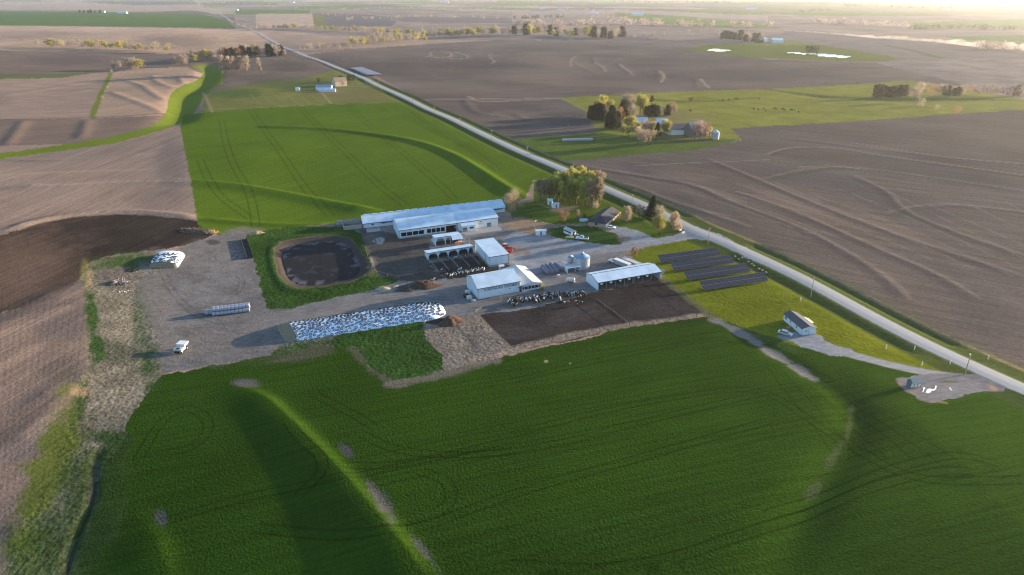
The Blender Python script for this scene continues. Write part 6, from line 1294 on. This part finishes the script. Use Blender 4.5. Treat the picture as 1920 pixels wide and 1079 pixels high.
# grey panel field across the road
A = at(657, 130); B = at(688, 144); C_ = at(718, 142.5); D_ = at(679, 128)
w = MB(); n = 8
for i in range(n):
    a0 = A.lerp(D_, i / n); a1 = A.lerp(D_, (i + .82) / n); b0 = B.lerp(C_, i / n); b1 = B.lerp(C_, (i + .82) / n)
    for q in (a0, a1, b0, b1): q.z = gz(q.x, q.y)
    w = MB(); w.slab([tuple(b0 + Vector((0, 0, 1.8))), tuple(b1 + Vector((0, 0, 1.8))), tuple(a1 + Vector((0, 0, 1.8))), tuple(a0 + Vector((0, 0, 1.8)))], .2)
    e = thing("panel_row", "one grey strip of the large panel field across the road from the far left farm", "panel row", Matrix.Identity(4), "strips of the grey panel field"); w.build("panels", mat("grey_panels", (.23, .23, .28), .6, noise=.25, nscale=.4), e)
    w = MB()
    for t_ in (.05, .35, .65, .95): q = b0.lerp(a0, t_); w.tube((q.x, q.y, q.z - .3), (q.x, q.y, q.z + 1.65), .15, n=4)
    w.build("posts", M_["dark"], e)
# treelines
def row_of(line_s, n, kinds, h0, h1, label, group, jy=1.0, near=0, parts=False):
    p = P(line_s); seg = np.linalg.norm(np.diff(p, axis=0), axis=1); cum = np.concatenate([[0], np.cumsum(seg)]) / seg.sum()
    for i in range(n):
        t_ = (i + tr_.uniform(0, .9)) / n; px = np.interp(t_, cum, p[:, 0]); py = np.interp(t_, cum, p[:, 1]) + tr_.uniform(-jy, jy); k_, f = kinds[tr_.randrange(len(kinds))]
        st_ = ("left", "middle", "right")[min(2, int(t_ * 3))]
        tree(px, py, tr_.uniform(h0, h1) * (1.35 if py < 150 else 1), k_, f, label + (f", {st_} stretch" if n > 11 else ""), near, group + (f", {st_} stretch" if n > 11 else ""), None, tr_.uniform(.9, 1.35), parts)
TB = [("broad", "tan"), ("broad", "olive"), ("broad", "tan"), ("broad", "pink"), ("bush", "tan"), ("broad", "yellow")]
row_of("48,87 75,88 110,89", 5, TB, 8, 12, "yellowish bare tree at the left end of the upper left treeline", "left end of the upper left treeline"); row_of("95,90 200,92 260,96 335,99", 42, TB, 7, 13, "yellowish bare tree in the broken treeline across the upper left fields", "upper left treeline", 2)
row_of("228,131 268,132", 8, TB, 8, 13, "tan tree in the clump above the terraced left field", "clump above the terraced left field"); tree(215, 133, 13, "broad", "pink", "lone pinkish tree left of the clump above the terraced field", 0)
row_of("325,125 352,124", 7, [("broad", "pink"), ("broad", "tan")], 9, 14, "bare tree in the clump left of the grassed waterway's head", "clump at the head of the waterway"); row_of("360,119 400,112", 9, TB, 9, 15, "bright tan tree on the bend above the waterway", "trees on the bend above the waterway"); row_of("400,114 470,106 535,104", 34, [("broad", "pink"), ("broad", "tan"), ("fir", "juniper"), ("broad", "red")], 8, 15, "bare tree in the thicket left of the road crossing", "thicket left of the road crossing", 2.5)
row_of("418,140 470,140", 12, [("tall", "pink"), ("tall", "tan")], 14, 19, "tall pinkish bare tree in the stand right of the waterway", "tall stand right of the waterway", 1.5); tree(488, 139, 20, "tall", "tan", "tallest tan tree right of the tall bare stand", 0); tree(441, 45, 14, "broad", "pink", "first bare tree beside the far green field corner", 0)
row_of("440,48 460,53 478,54", 5, TB, 6, 10, "low shrub tree by the corner of the far green field", "scrub at the far green field's corner")
row_of("485,57 560,55 640,60 700,63 780,68", 62, [("broad", "pink"), ("broad", "tan"), ("broad", "olive")], 7, 13, "bare creek tree in the long line behind the dark field, left half", "creek line behind the dark field, left half", 1.2)
row_of("560,95 640,96 665,94", 14, [("broad", "tan"), ("broad", "pink")], 6, 12, "pale bare tree in the low belt where the road meets the dark field", "belt where the road meets the dark field", 2); row_of("648,92 660,88 700,82 760,80 800,77", 32, TB, 8, 16, "yellow-tan tree on the hedge curving behind the dark field", "hedge curving behind the dark field", 1.5)
row_of("790,74 840,72 880,70 960,66", 36, [("broad", "tan"), ("broad", "pink"), ("broad", "yellow")], 10, 20, "tall tan tree in the creek clump above the dark field", "creek clump above the dark field", 1.5)
row_of("960,64 1020,68 1080,70 1168,73", 36, [("broad", "pink"), ("broad", "tan"), ("broad", "yellow"), ("fir", "juniper")], 10, 22, "brownish tree in the wood on the crest of the dark field", "wood on the crest of the dark field", 2.5)
row_of("1346,72 1390,77 1430,82", 20, [("fir", "dark"), ("fir", "dark"), ("broad", "pink")], 9, 15, "dark conifer in the windbreak left of the distant pond farm", "windbreak of the pond farm", 1.5); row_of("1510,99 1536,100", 5, [("bush", "dark")], 7, 9, "dark bush on the bank of the bright pond", "bushes on the pond bank", .4)
row_of("1638,183 1700,181", 9, [("fir", "dark"), ("fir", "juniper")], 8, 13, "dark juniper in the group at the left end of the pasture hedge", "junipers at the left end of the pasture hedge", .8, 0); row_of("1700,180 1790,181 1850,182 1925,181", 22, [("broad", "pink"), ("fir", "juniper"), ("broad", "tan"), ("bush", "red")], 7, 14, "bare tree or juniper in the hedge along the right pasture", "hedge along the right pasture", 1, 0)
tree(1713, 192, 15, "broad", "pink", "spreading pale tree in front of the pasture hedge", 1); tree(1726, 200, 8, "bush", "pink", "round brown shrub in the pasture", 1); tree(1756, 207, 5, "bush", "pink", "little shrub between the two round brown shrubs", 0); tree(1793, 214, 7, "bush", "red", "brown shrub at the edge of the right soil field", 1)
tree(1222, 192, 6, "fir", "juniper", "lone juniper on the pasture above the windbreak", 0); tree(1295, 192, 5, "bush", "juniper", "dark low bush beside the pasture swale", 0)
# distant farms
for lb, px, py, L_, D_2, he, head, rm in (("white-roofed barn of the farm behind the far green field", 220, 26, 42, 20, 6, 5, "roof"), ("white long barn of the pond farm, left", 1412, 78, 34, 20, 5, 10, "roof"), ("white end barn of the pond farm, right", 1448, 81, 26, 18, 6, 10, "roof"), ("distant bright roof left of the crest wood", 1012, 19, 30, 20, 6, 0, "roof"), ("distant pale roof beside the first bright roof", 1046, 20, 40, 20, 5, 0, "wall"), ("low pale farm roof above the crest wood", 1105, 27, 45, 25, 6, 0, "wall"),
        ("bright white roof in the distant green strip", 1186, 30, 50, 30, 8, 0, "roof"), ("distant blue-white roof at the top of the picture", 824, 6, 90, 50, 8, 0, "roof"), ("far white farm roof at the top left of the road", 542, 6, 45, 30, 8, 0, "roof"), ("pale shed beside the far road on the upper left", 433, 20, 40, 20, 5, 0, "pinkw"), ("small far roof at the top right of the dark crest", 1400, 18, 70, 30, 5, 0, "roof"), ("small red-brown farmhouse behind the far green field", 190, 24, 16, 12, 6, 0, "slate")):
    simple_barn("distant_barn", lb, "barn", px, py, L_, D_2, he, he * 1.6, head, M_["wall"], M_[rm])
row_of("146,25 190,25", 6, [("fir", "juniper")], 8, 12, "dark farmyard tree behind the far green field", "farmyard trees behind the far green field", .5)
# far-off woods read as one mass
def mass(name, label, lines, seed):
    rr = np.random.RandomState(seed); vs = []; fs = []
    for s_, n_, h in lines:
        p = P(s_); cum = np.linspace(0, 1, len(p))
        for i in range(n_):
            t_ = rr.uniform(); px = np.interp(t_, cum, p[:, 0]); py = np.interp(t_, cum, p[:, 1]) + rr.uniform(-.8, .8); b = at(px, py); hh = h * rr.uniform(.5, 1.2); wd = hh * rr.uniform(.4, .8)
            for _ in range(34):
                c = np.array([b.x + rr.uniform(-1, 1) * wd, b.y + rr.uniform(-1, 1) * wd, b.z + hh * rr.uniform(.1, 1)]); d = rr.randn(3) * hh * .16; a_ = np.cross(d, rr.randn(3)); a_ = a_ / (np.linalg.norm(a_) + 1e-9) * hh * .12
                k = len(vs); vs.extend([tuple(c - a_), tuple(c + a_), tuple(c + d)]); fs.append((k, k + 1, k + 2))
    me = bpy.data.meshes.new(name); me.from_pydata(vs, [], fs); me.materials.append(F_["pink"] if seed % 2 else F_["juniper"]); o = bpy.data.objects.new(name, me); S.collection.objects.link(o); meta(o, label, "woodland", None, "stuff")
mass("distant_woodland", "brown far-off woods along the creeks near the top of the picture", [("960,46 1060,48 1170,46 1300,50 1450,52", 110, 16), ("1110,30 1200,44 1320,40", 30, 14), ("1520,44 1600,46 1700,52", 60, 15), ("480,14 640,20 820,14", 40, 12), ("820,20 1000,15 1120,22", 40, 12), ("1840,92 1930,95", 20, 12), ("650,38 800,32 940,36", 40, 10)], 1)
row_of("560,30 640,33 760,38", 18, TB, 6, 10, "small bare tree in the thin hedge beyond the creek line", "thin hedge beyond the creek line", 1.5)
row_of("1180,74 1300,62 1340,60", 11, [("broad", "pink"), ("broad", "tan")], 6, 10, "small bare tree in the hedge left of the pond farm", "hedge left of the pond farm", 1)
row_of("210,134 207,160 190,190", 6, [("bush", "tan")], 2, 3.5, "low scrub bush on the grass strip between the left fields", "scrub on the grass strip between the left fields", 1)
mass("dark_woodland", "dark far-off hedges scattered across the hazy plain", [("955,36 1060,34", 24, 12), ("1700,56 1800,54 1930,60", 40, 12), ("1490,24 1560,22", 10, 14), ("1130,4 1240,6 1400,8", 30, 20), ("380,6 520,10", 20, 14), ("1580,12 1800,18", 30, 16)], 2)
# dust raised along the far road
dm = bpy.data.materials.new("dust_volume"); dm.use_nodes = True; t = dm.node_tree
for n_ in list(t.nodes):
    if n_.type == 'BSDF_PRINCIPLED': t.nodes.remove(n_)
pv = t.nodes.new("ShaderNodeVolumePrincipled"); pv.inputs["Density"].default_value = .010; pv.inputs["Color"].default_value = (.98, .90, .80, 1); pv.inputs["Anisotropy"].default_value = .5
t.links.new(pv.outputs[0], [n_ for n_ in t.nodes if n_.type == 'OUTPUT_MATERIAL'][0].inputs["Volume"])
b_ = bmesh.new(); dr = random.Random(4)
pl = [(1474, 58.5), (1500, 60), (1530, 62), (1560, 64.5), (1590, 67.5), (1620, 71), (1650, 73.5), (1690, 76), (1730, 78.5), (1770, 82), (1800, 86), (1830, 90), (1860, 93), (1925, 97)]
for (a, b) in zip(pl[:-1], pl[1:]):
    A = at(*a); B = at(*b); L_ = (B - A).length; f_ = (a[0] - 1474) / 450
    for q in range(4):
        c = A.lerp(B, (q + dr.random()) / 4); h = (2.5 + 11 * f_) * dr.uniform(.6, 1.3); Mx = Matrix.Translation(c + Vector((0, 0, h * .55))) @ Matrix.Rotation(math.atan2(B.y - A.y, B.x - A.x), 4, 'Z') @ Matrix.Diagonal((L_ / 4 * dr.uniform(.6, .9), 5 + 14 * f_, h * .5, 1))
        bmesh.ops.create_icosphere(b_, subdivisions=2, radius=1.0, matrix=Mx)
me = bpy.data.meshes.new("dust_cloud"); b_.to_mesh(me); b_.free(); me.materials.append(dm); o = bpy.data.objects.new("dust_cloud", me); S.collection.objects.link(o); meta(o, "sunlit trail of dust raised along the far gravel road", "dust", None, "stuff")
